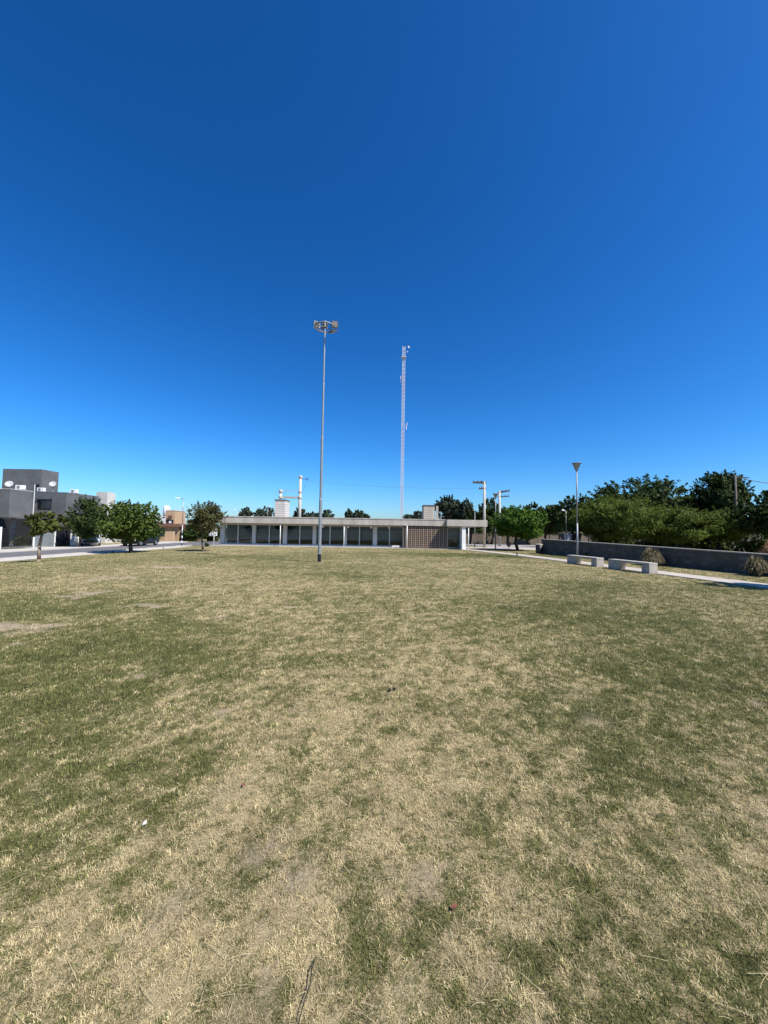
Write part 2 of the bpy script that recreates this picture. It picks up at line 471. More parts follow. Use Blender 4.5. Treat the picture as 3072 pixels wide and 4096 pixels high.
# street along the houses and the cross street behind the hall
drape('road', -29.0, -23.5, -60, 47, 0.012, M['asphalt'], 2.0)
drape('road', -29.0, 12.0, 47, 57, 0.012, M['asphalt'], 2.0)
drape('road', 12.0, 90.0, 44, 57, 0.012, M['dusty'], 2.0)
drape('road', -29.0, -23.5, 57, 160, 0.012, M['asphalt'], 3.0)
drape('kerb', -23.5, -23.22, -60, 46.8, 0.09, M['pave'], 1.5, 0.12)
drape('pavement', -23.21, -22.0, -60, 44.0, 0.02, M['pave'], 1.5, 0.04)
drape('kerb', -29.28, -29.0, -60, 57, 0.09, M['pave'], 1.5, 0.12)
drape('pavement', -32.3, -30.3, -60, 57, 0.03, M['pave'], 1.5, 0.04)
for (ya, yb) in ((30.6, 33.0), (36.2, 38.6), (41.4, 44.6)):
    drape('driveway', -30.29, -29.29, ya, yb, 0.03, M['pave'], 1.0, 0.04)
    drape('driveway', -34.3, -32.31, ya, yb, 0.03, M['pave'], 1.0, 0.04)
drape('pavement', -60.0, -30.0, 57.2, 59.0, 0.09, M['pave'], 2.0, 0.12)
drape('pavement', -23.4, 60.0, 57.2, 58.6, 0.09, M['pave'], 2.0, 0.12)
drape('kerb', -22.0, 8.6, 46.6, 46.9, 0.09, M['pave'], 2.0, 0.12)
# path by the benches, from the hall past the low wall
PATH = [(7.4, 37.2), (8.6, 34.0), (10.0, 28.8), (10.9, 24.0), (11.6, 19.0), (12.5, 13.0), (13.4, 6.0), (15.0, -8.0)]
strip('path', PATH, 1.2, 0.03, M['path'], 0.03)
drape('hall_forecourt', 7.9, 17.0, 38.2, 43.5, 0.022, M['path'], 1.0, 0.03)

# ------------------------------------------------------------------ community hall
HY = 36.8                       # front plane of the roof edge
hall = thing('community_hall', 'long low community hall with flat concrete roof, glass bays and breeze block screen', 'building', (0, HY, 0))
def hx(px, y=2140, Y=HY): return at(px, y, Y).x
zr1 = hz(1400, 2073, HY); zr0 = hz(1400, 2099, HY)     # roof edge top and bottom
XL, XR, XC = hx(846), hx(1940), hx(1782)
rf = MB().box(XL, XC, 0, 8.6, zr0, zr1)
roof = rf.build('roof', M['concrete'], hall, bevel=0.015)
MB().box(XC + .004, XR, -0.85, 8.4, zr0 - .004, zr1 - .012).build('canopy', M['concrete'], hall, bevel=0.015)
c_ = MB(); c_.box(XL - .02, XC, -.03, -.003, zr1 - .05, zr1 + .035); c_.box(XL, XC, .003, .1, zr1 + .002, zr1 + .03)
c_.build('roof_edge_trim', M['concrete'], roof)
# floor plinth and apron
MB().box(hx(870), hx(1845), 0.5, 8.5, -.3, 0.10).build('floor_slab', M['floor_tile'], hall)
MB().box(hx(850), hx(1790), -0.25, 0.498, -.3, 0.035).build('apron', M['path'], hall)
# back and side walls inside
MB().box(hx(886), hx(1845), 8.2, 8.4, 0.1, zr0 - .003).build('back_wall', M['interior'], hall)
MB().box(hx(880), hx(884), 1.5, 8.2, 0.1, zr0 - .003).build('side_wall', M['offwhite'], hall)
MB().box(hx(1847), hx(1850), 1.6, 8.2, 0.1, zr0 - .003).build('side_wall', M['offwhite'], hall)
GY = 1.35                       # glass line behind the roof edge
def pillar(pxa, pxb):
    xa, xb = hx(pxa, Y=HY + GY), hx(pxb, Y=HY + GY)
    MB().box(xa, xb, GY - .12, GY + .3, .1, zr0 - .003).build('pillar', M['offwhite'], hall, bevel=.01)
for a, c in ((882, 898), (1010, 1022), (1133, 1147), (1252, 1264), (1376, 1386), (1493, 1507), (1611, 1618)):
    pillar(a, c)
def window(pxa, pxb):
    xa, xb = hx(pxa, Y=HY + GY), hx(pxb, Y=HY + GY)
    fw = .05; z0 = .16; z1 = zr0 - .10
    m = MB()
    m.box(xa, xa + fw, GY, GY + .07, z0, z1); m.box(xb - fw, xb, GY, GY + .07, z0, z1)
    m.box(xa + fw, xb - fw, GY, GY + .07, z0, z0 + fw); m.box(xa + fw, xb - fw, GY, GY + .07, z1 - fw, z1)
    f = m.build('window', M['offwhite'], hall)
    MB().box(xa + fw, xb - fw, GY + .03, GY + .036, z0 + fw, z1 - fw).build('pane', M['glass'], f)
    zb0 = random.choice((.62, .66, .55, .6)); 
    MB().box(xa + fw + .01, xb - fw - .01, GY + .22, GY + .228, zb0, z1 - .42).build('blind', M['blind'], f)
for a, s_, c in ((898, 952, 1010), (1022, 1077, 1133), (1147, 1199, 1252), (1264, 1320, 1376), (1386, 1438, 1493), (1507, 1558, 1611)):
    window(a, s_); window(s_, c)
xa = hx(890, Y=HY + GY); xb = hx(1618, Y=HY + GY)
MB().box(xa, xb, GY - .13, GY + .32, .002, .16).build('sill', M['offwhite'], hall)
MB().box(xa, xb, GY - .02, GY + .1, zr0 - .098, zr0 - .002).build('head_beam', M['offwhite'], hall)
# thin columns at the roof edge
for px, yo in ((856, .12), (1121, .12), (1376, .12), (1628, -.02), (1874, -.74)):
    x = hx(px, Y=HY + yo)
    MB().bar((x, yo, -.1), (x, yo, zr0 - .003), .04, .04, 12).build('column', M['white'], hall, True)
# breeze block screen with real holes
b0, b1 = hx(1613, Y=HY + .2), hx(1788, Y=HY + .2)
zt0, zt1 = 0.06, zr0 - .004
nb, nr = 11, 12
bw, bh = (b1 - b0) / nb, (zt1 - zt0) / nr
m = MB()
for i in range(nb):
    xa = b0 + i * bw
    m.box(xa, xa + .075, .13, .26, zt0, zt1)
    m.box(xa + bw * .5 + .02, xa + bw * .5 + .05, .132, .258, zt0, zt1)
m.box(b1 - .02, b1 + .03, .13, .26, zt0, zt1)
for j in range(nr + 1):
    z = zt0 + j * bh
    m.box(b0 + .05, b1 - .02, .136, .254, max(zt0, z - .026), min(zt1, z + .026))
m.build('breeze_block_screen', M['block'], hall)
MB().box(b0 + .02, b1 + .6, 1.2, 1.35, .1, zr0 - .003).build('inner_wall', M['dark'], hall)  # near-black colour stands in for shade behind the screen holes
# window beside the screen, and white end wall
xa, xb = b1 + .06, hx(1843, Y=HY + .3)
m = MB(); z1 = zr0 - .02
m.box(xa, xa + .05, .35, .42, .1, z1); m.box(xb - .06, xb, .35, .42, .1, z1); m.box(xa + .05, xb - .06, .35, .42, z1 - .1, z1); m.box(xa + .05, xb - .06, .35, .42, .1, .15)
f = m.build('window', M['offwhite'], hall)
MB().box(xa + .05, xb - .06, .38, .386, .15, z1 - .1).build('pane', M['glass'], f)
MB().box(xa + .06, xb - .07, .55, .558, .95, z1 - .5).build('blind', M['blind'], f)
MB().box(hx(1848, Y=HY - .7), hx(1863, Y=HY - .7), -.72, 1.5, -.1, zr0 - .008).build('end_wall', M['white'], hall)
# lamps under the roof edge
for px in (1291, 1392, 1484, 1556):
    x = hx(px, Y=HY + 1.0)
    m = MB().box(x - .09, x + .09, .92, 1.1, zr0 - .30, zr0 - .08); m.bar((x, 1.0, zr0 - .08), (x, 1.0, zr0 - .004), .015)
    m.build('eave_lamp', M['white'], hall, bevel=.02)
# roof blocks (water tank housings) and small roof kit
def tank(px0, px1, pym, y_top, cap):
    Y = HY + 2.6
    xa, xb = hx(px0, Y=Y), hx(px1, Y=Y); zt_ = hz((px0 + px1) / 2, y_top, Y)
    bdy = MB().box(xa, xb, 2.6, 4.4, zr1 + .002, zt_ - .08).build('tank_housing', M['pale'] if cap else M['concrete'], hall)
    MB().box(xa - .05, xb + .05, 2.55, 4.45, zt_ - .078, zt_).build('coping', M['steelarm'], bdy)
    m = MB()
    for k in range(1, 8):
        z = zr1 + (zt_ - zr1) * k / 8; m.box(xa - .006, xb + .006, 2.594, 4.406, z - .012, z + .012)
    m.build('joint_band', M['block'], bdy)
tank(1096, 1137, 1134, 1998, True)
tank(1694, 1738, 1738, 2020, False)
x = hx(1742, Y=HY + 3); MB().box(x - .02, x + .2, 2.5, 2.75, zr1 + .002, hz(1742, 2024, HY + 2.5)).build('vent_stack', M['concrete'], hall)
m = MB(); xv = hx(1766); m.bar((xv, .5, zr1), (xv, .5, hz(1766, 2046, HY + .5)), .05); m.bar((xv - .2, .5, zr1 + .3), (xv + .3, .5, zr1 + .3), .02)
m.build('antenna_pole', M['galv'], hall)
for px, hgt in ((1370, .05), (1440, .04), (1500, .06), (1545, .05)):
    x = hx(px, Y=HY + 1.5); MB().box(x - .35, x + .35, 1.4, 2.0, zr1 + .001, zr1 + hgt).build('roof_hatch', M['concrete'], hall)
# white bench slab on the apron
p = at(1583, 2196, HY - .1)
wb = MB().box(-.36, .36, -.16, .16, .12, .22); wb.box(-.3, -.2, -.13, .13, 0, .12); wb.box(.2, .3, -.13, .13, 0, .12)
o = wb.build('slab_bench', M['white'], None, bevel=.01); o.location = (hx(1583), HY + .12, .036)
tag(o, 'small white slab bench in front of the hall glazing beside the block screen', 'bench')

# ------------------------------------------------------------------ floodlight mast on the lawn
P0 = gnd(1277, 2250)
mast = thing('floodlight_mast', 'tall thin steel mast with ring of floodlights standing on the lawn', 'floodlight', P0)
top = hz(1306, 1309, P0.y) - P0.z
m = MB()
segs = [(0.0, .085), (3.2, .082), (3.22, .07), (6.4, .068), (6.42, .056), (9.2, .053), (9.22, .044), (top + .35, .04)]
for k in range(len(segs) - 1): m.bar((0, 0, segs[k][0]), (0, 0, segs[k + 1][0]), segs[k][1], segs[k + 1][1], 14)
m.build('pole', M['galv'], mast, False)
MB().bar((0, 0, .03), (0, 0, .42), .088, .088, 14).build('base_band', M['black'], mast)
MB().lathe([(.17, -.05), (.17, .02), (.13, .03)], 12).build('footing', M['block'], mast)
m = MB(); m.torus((0, 0, top), .52, .036, 32, 8)
for k in range(4):
    a = R(35 + 90 * k); m.bar((0, 0, top - .02), (.52 * math.cos(a), .52 * math.sin(a), top), .018)
m.torus((0, 0, top + .001), .07, .03, 14, 6)
m.build('ring', M['lampgrey'], mast)
M['floodbody'] = mat('flood_body', (0.11, 0.11, 0.11), 0.4, 0.1, 5.0, metal=0.2)
def flood(x, y, z, yaw, tilt, name='floodlight'):
    mtx = Matrix.Translation((x, y, z)) @ Matrix.Rotation(yaw, 4, 'Z') @ Matrix.Rotation(tilt, 4, 'X')
    m = MB(); m.box(-.165, .165, -.05, .03, -.165, .165); 
    for k in range(5): m.box(-.11 + k * .05, -.095 + k * .05, .031, .08, -.11, .11)
    m.box(-.19, -.168, -.02, .0, -.24, .05); m.box(.168, .19, -.02, .0, -.24, .05); m.box(-.19, .19, -.02, .0, -.265, -.243)
    o = m.build(name, M['floodbody'], mast, bevel=.01); o.matrix_local = mtx
    MB().box(-.135, .135, -.056, -.051, -.135, .135).build('lens', M['lens'], o)
    return o
flood(.50, .05, top + .18, R(14), R(14))
flood(-.10, .45, top + .34, R(165), R(4))
flood(-.46, .22, top + .26, R(215), R(4))
flood(.42, -.12, top - .30, R(-25), R(112))
for k in range(6): MB().box(-.06, .06, -.015, .015, top - .8 - k * .55, top - .75 - k * .55).build('step_peg', M['lampgrey'], mast)

# ------------------------------------------------------------------ cone park lamps
def cone_lamp(loc, h, label, r=.055):
    t_ = thing('park_lamp', label, 'street lamp', loc, 0, 'cone topped park lamps')
    MB().bar((0, 0, 0), (0, 0, h * .38), r, r * .98, 12).bar((0, 0, h * .38), (0, 0, h - .5), r * .75, r * .7, 12).build('pole', M['lampgrey'], t_, True)
    m = MB(); m.lathe([(.27, 0), (.29, .02), (.29, .04), (.26, .055)], 20, (0, 0, h - .06)); m.build('lamp_cap', M['lampgrey'], t_)
    m = MB(); m.lathe([(.06, -.52), (.075, -.48), (.235, -.07), (.245, -.062)], 20, (0, 0, h)); m.build('lamp_shade', M['frost'], t_, True)
    m = MB()
    for k in range(4):
        a = math.pi / 2 * k + .4; m.bar((.07 * math.cos(a), .07 * math.sin(a), h - .5), (.27 * math.cos(a), .27 * math.sin(a), h - .05), .012, None, 6)
    m.build('rib', M['lampgrey'], t_)
    MB().lathe([(.0, -.42), (.06, -.4), (.07, -.2), (.0, -.15)], 10, (0, 0, h)).build('bulb', M['white'], t_)
    return t_
fm, t, b = new_mat('frosted_shade')
b.inputs['Base Color'].default_value = (.50, .50, .47, 1); b.inputs['Roughness'].default_value = .25; b.inputs['Transmission Weight'].default_value = .55
M['frost'] = fm
X = at(2308, 2040, 24.0).x
cone_lamp(G(X, 24.0), hz(2311, 1852, 24.0) - .0, 'slender park lamp with cone head rising beside the two concrete benches')
X = at(1982, 2100, 38.6).x
cone_lamp(G(X, 38.6), hz(1982, 1974, 38.6), 'park lamp with cone head between the two concrete utility poles right of the hall')

# ------------------------------------------------------------------ benches
bench = thing('park_bench', 'concrete slab bench nearest the camera, beside the path', 'bench', (0, 0, 0), 0, 'concrete benches along the path')
L = 2.35; hb = .46
sb = MB().box(-.21, .21, -L/2, L/2, hb - .085, hb)
sb.build('seat', M['bench'], bench, bevel=.012)
for y0, y1, sk in ((-L/2 + .004, -L/2 + .40, 0.0), (L/2 - .72, L/2 - .004, .16)):
    m = MB(); m.hexa([(-.205, y0 + sk, -.05), (.205, y0 + sk, -.05), (.205, y1, -.05), (-.205, y1, -.05), (-.205, y0, hb - .087), (.205, y0, hb - .087), (.205, y1, hb - .087), (-.205, y1, hb - .087)])
    m.build('leg', M['bench'], bench, bevel=.012)
pn = gnd(2612, 2297); pf = gnd(2436, 2275)
d = Vector((pf.x + .1 - pn.x, pf.y - pn.y)); ang = math.atan2(d.y, d.x) - math.pi / 2
ang = R(9)
ax = Vector((-math.sin(ang), math.cos(ang)))
bench.location = G(pn.x + .1 + ax.x * L / 2, pn.y + .1 + ax.y * L / 2); bench.rotation_euler.z = ang
b2 = dup(bench)
pn2 = gnd(2398, 2269)
b2.location = G(pn2.x + .1 + ax.x * L / 2, pn2.y + .1 + ax.y * L / 2)
tag(b2, 'farther concrete slab bench by the path, in front of the slender lamp')

# ------------------------------------------------------------------ low wall on the right
wl = gnd(2166, 2214); wr = gnd(3072, 2304)
dirw = Vector((wr.x - wl.x, wr.y - wl.y)).normalized()
we = Vector((wr.x, wr.y)) + dirw * 12
lw = thing('low_wall', 'long low dark grey block wall with sunlight coloured onto its top behind the benches', 'wall', (wl.x, wl.y, 0))
hL = hz(2166, 2155, wl.y); hR = hz(3072, 2216, wr.y)
L1 = (Vector((wr.x, wr.y)) - Vector((wl.x, wl.y))).length
nrm = Vector((-dirw.y, dirw.x)); nrm = nrm if nrm.x > 0 else -nrm
def wp(s, o, z): q = dirw * s + nrm * o; return (q.x, q.y, z)
Lt = L1 + 12; hE = hR + (hR - hL) / L1 * 6
def wall_run(name, sa, sb, o0, o1, zlo, dz, m, par):
    mb = MB()
    ha = hL + (hR - hL) * sa / L1; hb_ = hL + (hR - hL) * sb / L1
    if zlo is None: za, zb = ha - .0, hb_ - .0
    else: za = zb = zlo
    mb.hexa([wp(sa, o0, za), wp(sb, o0, zb), wp(sb, o1, za if zlo is None and sa == sb else zb), wp(sa, o1, za), wp(sa, o0, ha + dz), wp(sb, o0, hb_ + dz), wp(sb, o1, hb_ + dz), wp(sa, o1, ha + dz)])
    return mb.build(name, m, par)
wall_run('wall_body', 0, Lt, 0, .22, -.4, -.05, M['lowwall'], lw)
mb = MB()
ha, hb_ = hL, hL + (hR - hL) * Lt / L1
mb.hexa([wp(-.02, -.03, ha - .048), wp(Lt, -.03, hb_ - .048), wp(Lt, .25, hb_ - .048), wp(-.02, .25, ha - .048), wp(-.02, -.03, ha), wp(Lt, -.03, hb_), wp(Lt, .25, hb_), wp(-.02, .25, ha)])
mb.build('coping', M['bench'], lw)  # pale material on the top stands in for sunlight on it
mb = MB()
for row in range(1, 6):      # raised mortar-free courses: every second block stands a little proud
    for k in range(int(Lt / .42)):
        if random.random() < .22:
            s0 = k * .42 + (.21 if row % 2 else 0); z0 = (row - 1) * .19 + .02
            if z0 + .17 < min(hR, hL) - .08 and s0 + .4 < Lt: mb.hexa([wp(s0, -.012, z0), wp(s0 + .39, -.012, z0), wp(s0 + .39, -.001, z0), wp(s0, -.001, z0), wp(s0, -.012, z0 + .17), wp(s0 + .39, -.012, z0 + .17), wp(s0 + .39, -.001, z0 + .17), wp(s0, -.001, z0 + .17)])
M['lowwall2'] = mat('low_wall_block', (0.120, 0.106, 0.089), 0.95, 0.35, 1.1, bump=0.5, bscale=14)
mb.build('block_course', M['lowwall2'], lw)

# bins
p = gnd(2157, 2215)
bn = thing('waste_bin', 'black bin with pale lid beside the far end of the low wall', 'bin', p)
h = hz(2157, 2178, p.y) - p.z
MB().lathe([(.24, 0), (.26, .05), (.28, h - .04), (.24, h - .03)], 16).build('bin_body', M['black'], bn, True)
MB().lathe([(.29, h - .04), (.29, h + .02), (.2, h + .05)], 16).build('lid', M['bench'], bn)
p = gnd(2035, 2194)
bn = thing('litter_basket', 'black litter basket on a post under the round bright green tree', 'bin', p)
MB().bar((0, 0, 0), (0, 0, .5), .04).build('post', M['black'], bn)
MB().lathe([(.14, .2), (.2, .3), (.24, .72), (.2, .73)], 12).build('basket', M['black'], bn)
for px, py, hh, lab in ((2068, 2224, .25, 'short dark stub beside the pale path near the round green tree'), (653, 2197, .28, 'short grey stub by the road kerb between two street trees'), (450, 2212, .16, 'tiny dark stub at the lawn edge left of the leafy tree')):
    p = gnd(px, py)
    o = MB().bar((0, 0, -.05), (0, 0, hh), .045, .04, 10).bar((0, 0, hh), (0, 0, hh + .03), .055, .03, 10).build('marker_stub', M['lampgrey'] if px == 653 else M['dark'])
    o.location = p; tag(o, lab, 'post', 'marker stubs at the lawn edge')

# ------------------------------------------------------------------ utility poles
def util_pole(label, x, y, h, r0, r1, arms):
    t_ = thing('utility_pole', label, 'utility pole', G(x, y), 0, 'concrete utility poles')
    z0 = t_.location.z
    MB().bar((0, 0, -.1), (0, 0, h - z0), r0, r1, 14).build('pole', M['concrete_pole'], t_, True)
    for (x0, z_, x1, z2, th) in arms:
        m = MB(); m.hexa([(x0, -.09, z_ - th - z0), (x1, -.09, z2 - th * .6 - z0), (x1, .09, z2 - th * .6 - z0), (x0, .09, z_ - th - z0), (x0, -.09, z_ - z0), (x1, -.09, z2 - z0), (x1, .09, z2 - z0), (x0, .09, z_ - z0)])
        a = m.build('cross_arm', M['steelarm'], t_)
        for k in range(3):
            q = .35 + .3 * k; xx = x0 + (x1 - x0) * q; zz = z_ + (z2 - z_) * q - z0
            m = MB().lathe([(.03, 0), (.06, .03), (.04, .07), (.06, .1), (.03, .15)], 8, (xx, 0, zz))
            m.build('insulator', M['brown'], a)
    return t_
p = gnd(1937, 2190); Y = p.y; s = Y / F
util_pole('tall concrete utility pole at the right end of the hall roof', p.x, Y, hz(1937, 1926, Y), .16, .12,
          [(.16, hz(1937, 1926, Y) + .02, -46 * s, hz(1890, 1927, Y), .28), (.16, hz(1937, 1950, Y), -22 * s, hz(1915, 1953, Y), .18)])
Y = 48.0; p = G(at(1998, 2100, Y).x, Y); s = Y / F
util_pole('farther concrete utility pole behind the round bright green tree', p.x, Y, hz(1998, 1964, Y), .17, .13,
          [(-.16, hz(1998, 1966, Y), 40 * s, hz(2036, 1961, Y), .25), (-.16, hz(1998, 1985, Y), 37 * s, hz(2034, 1984, Y), .16)])
# H shaped transformer support behind the hall
Y = 51.0
hp = thing('transformer_pole', 'double concrete pole with platform beam rising behind the hall roof', 'utility pole', G(at(1197, 2100, Y).x, Y))
s = Y / F; x2 = -78 * s; zb = hp.location.z
ht = hz(1198, 1910, Y) - zb
MB().bar((0, 0, -.1), (0, 0, ht), .24, .17, 14).build('pole', M['concrete_pole'], hp, True)
ht2 = hz(1121, 1965, Y) - zb
MB().bar((x2, 0, -.1), (x2, 0, ht2), .22, .15, 14).build('pole', M['concrete_pole'], hp, True)
for (xx, py, r) in ((0, 1908, .26), (0, 1968, .24), (0, 1990, .27), (x2, 1966, .27), (x2, 1990, .27)):
    z = hz(1198, py, Y) - zb; MB().lathe([(r - .04, -.18), (r, -.12), (r, .12), (r - .05, .18)], 14, (xx, 0, z)).build('collar', M['concrete_pole'], hp)
z = hz(1160, 1989, Y) - zb; m = MB().box(x2 + .24, -.28, -.1, .1, z - .16, z + .1); z2 = hz(1160, 1964, Y) - zb; m.box(x2 + .27, -.19, -.03, .03, z2 - .03, z2 + .03)
m.build('platform_beam', M['concrete'], hp)
z3 = hz(1198, 1915, Y) - zb; m = MB().bar((.22, 0, z3), (1.1, 0, z3 - .1), .03); m.bar((1.0, 0, z3 - .1), (.25, 0, hz(1200, 1972, Y) - zb), .012); m.lathe([(.03, 0), (.08, .04), (.05, .1), (.08, .15), (.03, .2)], 8, (.85, 0, z3 - .05))
m.build('bracket', M['steelarm'], hp)
# overhead cables
def cable(name, label, a, c, sag, r, n=24):
    m = MB(); a = Vector(a); c = Vector(c); pts = []
    for k in range(n + 1):
        q = k / n; pp = a.lerp(c, q); pp.z -= sag * 4 * q * (1 - q); pts.append(pp - a)
    m.tube(pts, [r] * (n + 1), 5)
    o = m.build(name, M['steelarm']); o.location = a
    return tag(o, label, 'cable')
cable('power_cable', 'thin overhead cable across the sky between the double pole and tall utility pole', at(1222, 1920, 51), at(1898, 1953, 42), .35, .008)
cable('power_cable', 'overhead cable running right from the pole above the right trees', at(2948, 1911, 32), at(3400, 1950, 32), .3, .025, 12)
cable('power_cable', 'lower slack cable strung left of the right utility pole above the hall canopy', at(1885, 2030, 45), at(1932, 2010, 42), .1, .01, 8)

# thin pole near the canopy, wooden pole at right
p = gnd(1899, 2190)
tp = thing('thin_post', 'thin grey steel post standing between hall canopy and tall utility pole', 'post', p)
MB().bar((0, 0, -.05), (0, 0, hz(1901, 2046, p.y) - p.z), .05, .035, 10).build('shaft', M['lampgrey'], tp, True)
MB().bar((0, 0, 0), (0, 0, .5), .058, .058, 10).build('sleeve', M['dark'], tp)
Y = 32.0; p = G(at(2947, 2100, Y).x, Y)
wpole = thing('wooden_pole', 'slim weathered pole rising out of the trees at far right', 'utility pole', p)
MB().bar((0, 0, 0), (0, 0, hz(2947, 1902, Y) - p.z), .11, .075, 10).build('pole', M['wood'], wpole, True)
MB().box(-.05, 1.1, -.04, .04, hz(2947, 1912, Y) - p.z, hz(2947, 1908, Y) - p.z).build('bracket', M['steelarm'], wpole)

# ------------------------------------------------------------------ lattice radio tower
Y = 78.0
tx = at(1611, 1730, Y).x
tw = thing('lattice_tower', 'very tall slender white lattice radio mast far behind the hall', 'tower', G(tx, Y))
zb = tw.location.z; H = hz(1619, 1386, Y) - zb
rr = .31
legs = [(rr * math.cos(R(90 + 120 * k)), rr * math.sin(R(90 + 120 * k))) for k in range(3)]
nsec = 7
for sct in range(nsec):
    z0, z1 = H * sct / nsec, H * (sct + 1) / nsec
    m = MB()
    for (x, y) in legs: m.bar((x, y, z0), (x, y, z1), .042, None, 6)
    n = int((z1 - z0) / .75)
    for k in range(n):
        za = z0 + (z1 - z0) * k / n; zc = z0 + (z1 - z0) * (k + 1) / n
        for e_ in range(3):
            a, c = legs[e_], legs[(e_ + 1) % 3]
            m.bar((a[0], a[1], za), (c[0], c[1], za), .024, None, 4, False)
            m.bar((a[0], a[1], za), (c[0], c[1], zc), .024, None, 4, False)
            m.bar((c[0], c[1], za), (a[0], a[1], zc), .019, None, 4, False)
    m.build('mast_section', M['towerwhite'] if sct % 2 == 0 else M['towerred'], tw)
def dz_(py): return hz(1612, py, Y) - zb
m = MB(); m.lathe([(.02, -.2), (.2, -.08), (.27, .08), (.27, .11)], 14)
o = m.build('dish', M['towerwhite'], tw, True); o.location = (.95, 0, H - .15); o.rotation_euler = (R(70), 0, R(50))
MB().bar((.3, 0, H - .3), (.9, 0, H - .15), .04).build('dish_arm', M['steelarm'], tw)
m = MB(); m.box(-.5, .5, -.5, .5, dz_(1430) - .05, dz_(1430) + .05); m.build('work_platform', M['towerwhite'], tw)
m = MB(); m.bar((-.6, 0, dz_(1517)), (-.6, 0, dz_(1504)), .07); m.bar((-.5, 0, dz_(1532)), (-.5, 0, dz_(1514)), .06); m.bar((-.6, 0, dz_(1515)), (-.2, 0, dz_(1516)), .03)
m.build('aerial', M['towerwhite'], tw)
m = MB(); m.bar((.85, 0, dz_(1702)), (.85, 0, dz_(1688)), .07); m.bar((.7, 0, dz_(1718)), (.7, 0, dz_(1703)), .10); m.bar((.2, 0, dz_(1700)), (.9, 0, dz_(1700)), .04)
m.build('aerial', M['towerwhite'], tw)
MB().lathe([(.0, -.15), (.15, -.05), (.15, .1), (0, .15)], 10, (.7, 0, dz_(1408))).build('beacon', M['towerwhite'], tw)

# ------------------------------------------------------------------ street lamps
def street_lamp(label, loc, h, arm, striped, r=.06):
    t_ = thing('street_lamp', label, 'street lamp', loc, 0, 'street lamps along the streets')
    MB().bar((0, 0, -.05), (0, 0, h * .45), r, r, 10).bar((0, 0, h * .45), (0, 0, h), r * .8, r * .55, 10).build('pole', M['galv'], t_, True)
    MB().bar((0, 0, h - .02), (arm * .8, 0, h + .05), r * .5, r * .4, 8).build('arm', M['galv'], t_)
    m = MB(); s_ = 1 if arm > 0 else -1
    m.hexa([(arm * .55, -.12, h - .02), (arm * 1.3, -.1, h + .04), (arm * 1.3, .1, h + .04), (arm * .55, .12, h - .02), (arm * .6, -.1, h + .13), (arm * 1.25, -.07, h + .14), (arm * 1.25, .07, h + .14), (arm * .6, .1, h + .13)] if s_ > 0 else
           [(arm * 1.3, -.1, h + .04), (arm * .55, -.12, h - .02), (arm * .55, .12, h - .02), (arm * 1.3, .1, h + .04), (arm * 1.25, -.07, h + .14), (arm * .6, -.1, h + .13), (arm * .6, .1, h + .13), (arm * 1.25, .07, h + .14)])
    m.build('lamp_head', M['white'], t_, bevel=.02)
    if striped:
        for k in range(5):
            MB().bar((0, 0, .02 + k * .28), (0, 0, .02 + k * .28 + .27), r + .006, None, 10).build('stripe', M['black'] if k % 2 == 0 else M['white'], t_)
    return t_
p = G(-23.36, 44.6); p.z += .09
street_lamp('street lamp with black and white striped foot at the kerb left of the hall', p, hz(744, 1995, p.y) - p.z, -.75, True)
for px, py, Y, arm, lab in ((1072, 2026, 72, .35, 'far street lamp behind the hall roof just left of the tank block'), (952, 2040, 70, -.5, 'far street lamp peeping over the left part of hall roof'),
                            (2264, 2044, 33.5, -.3, 'pale street lamp among dark trees above the low wall'), (728, 2030, 85, -.4, 'distant street lamp behind the tan house')):
    p = G(at(px, py, Y).x, Y)
    street_lamp(lab, p, hz(px, py, Y) - p.z, arm, False, .07 if Y > 40 else .042)

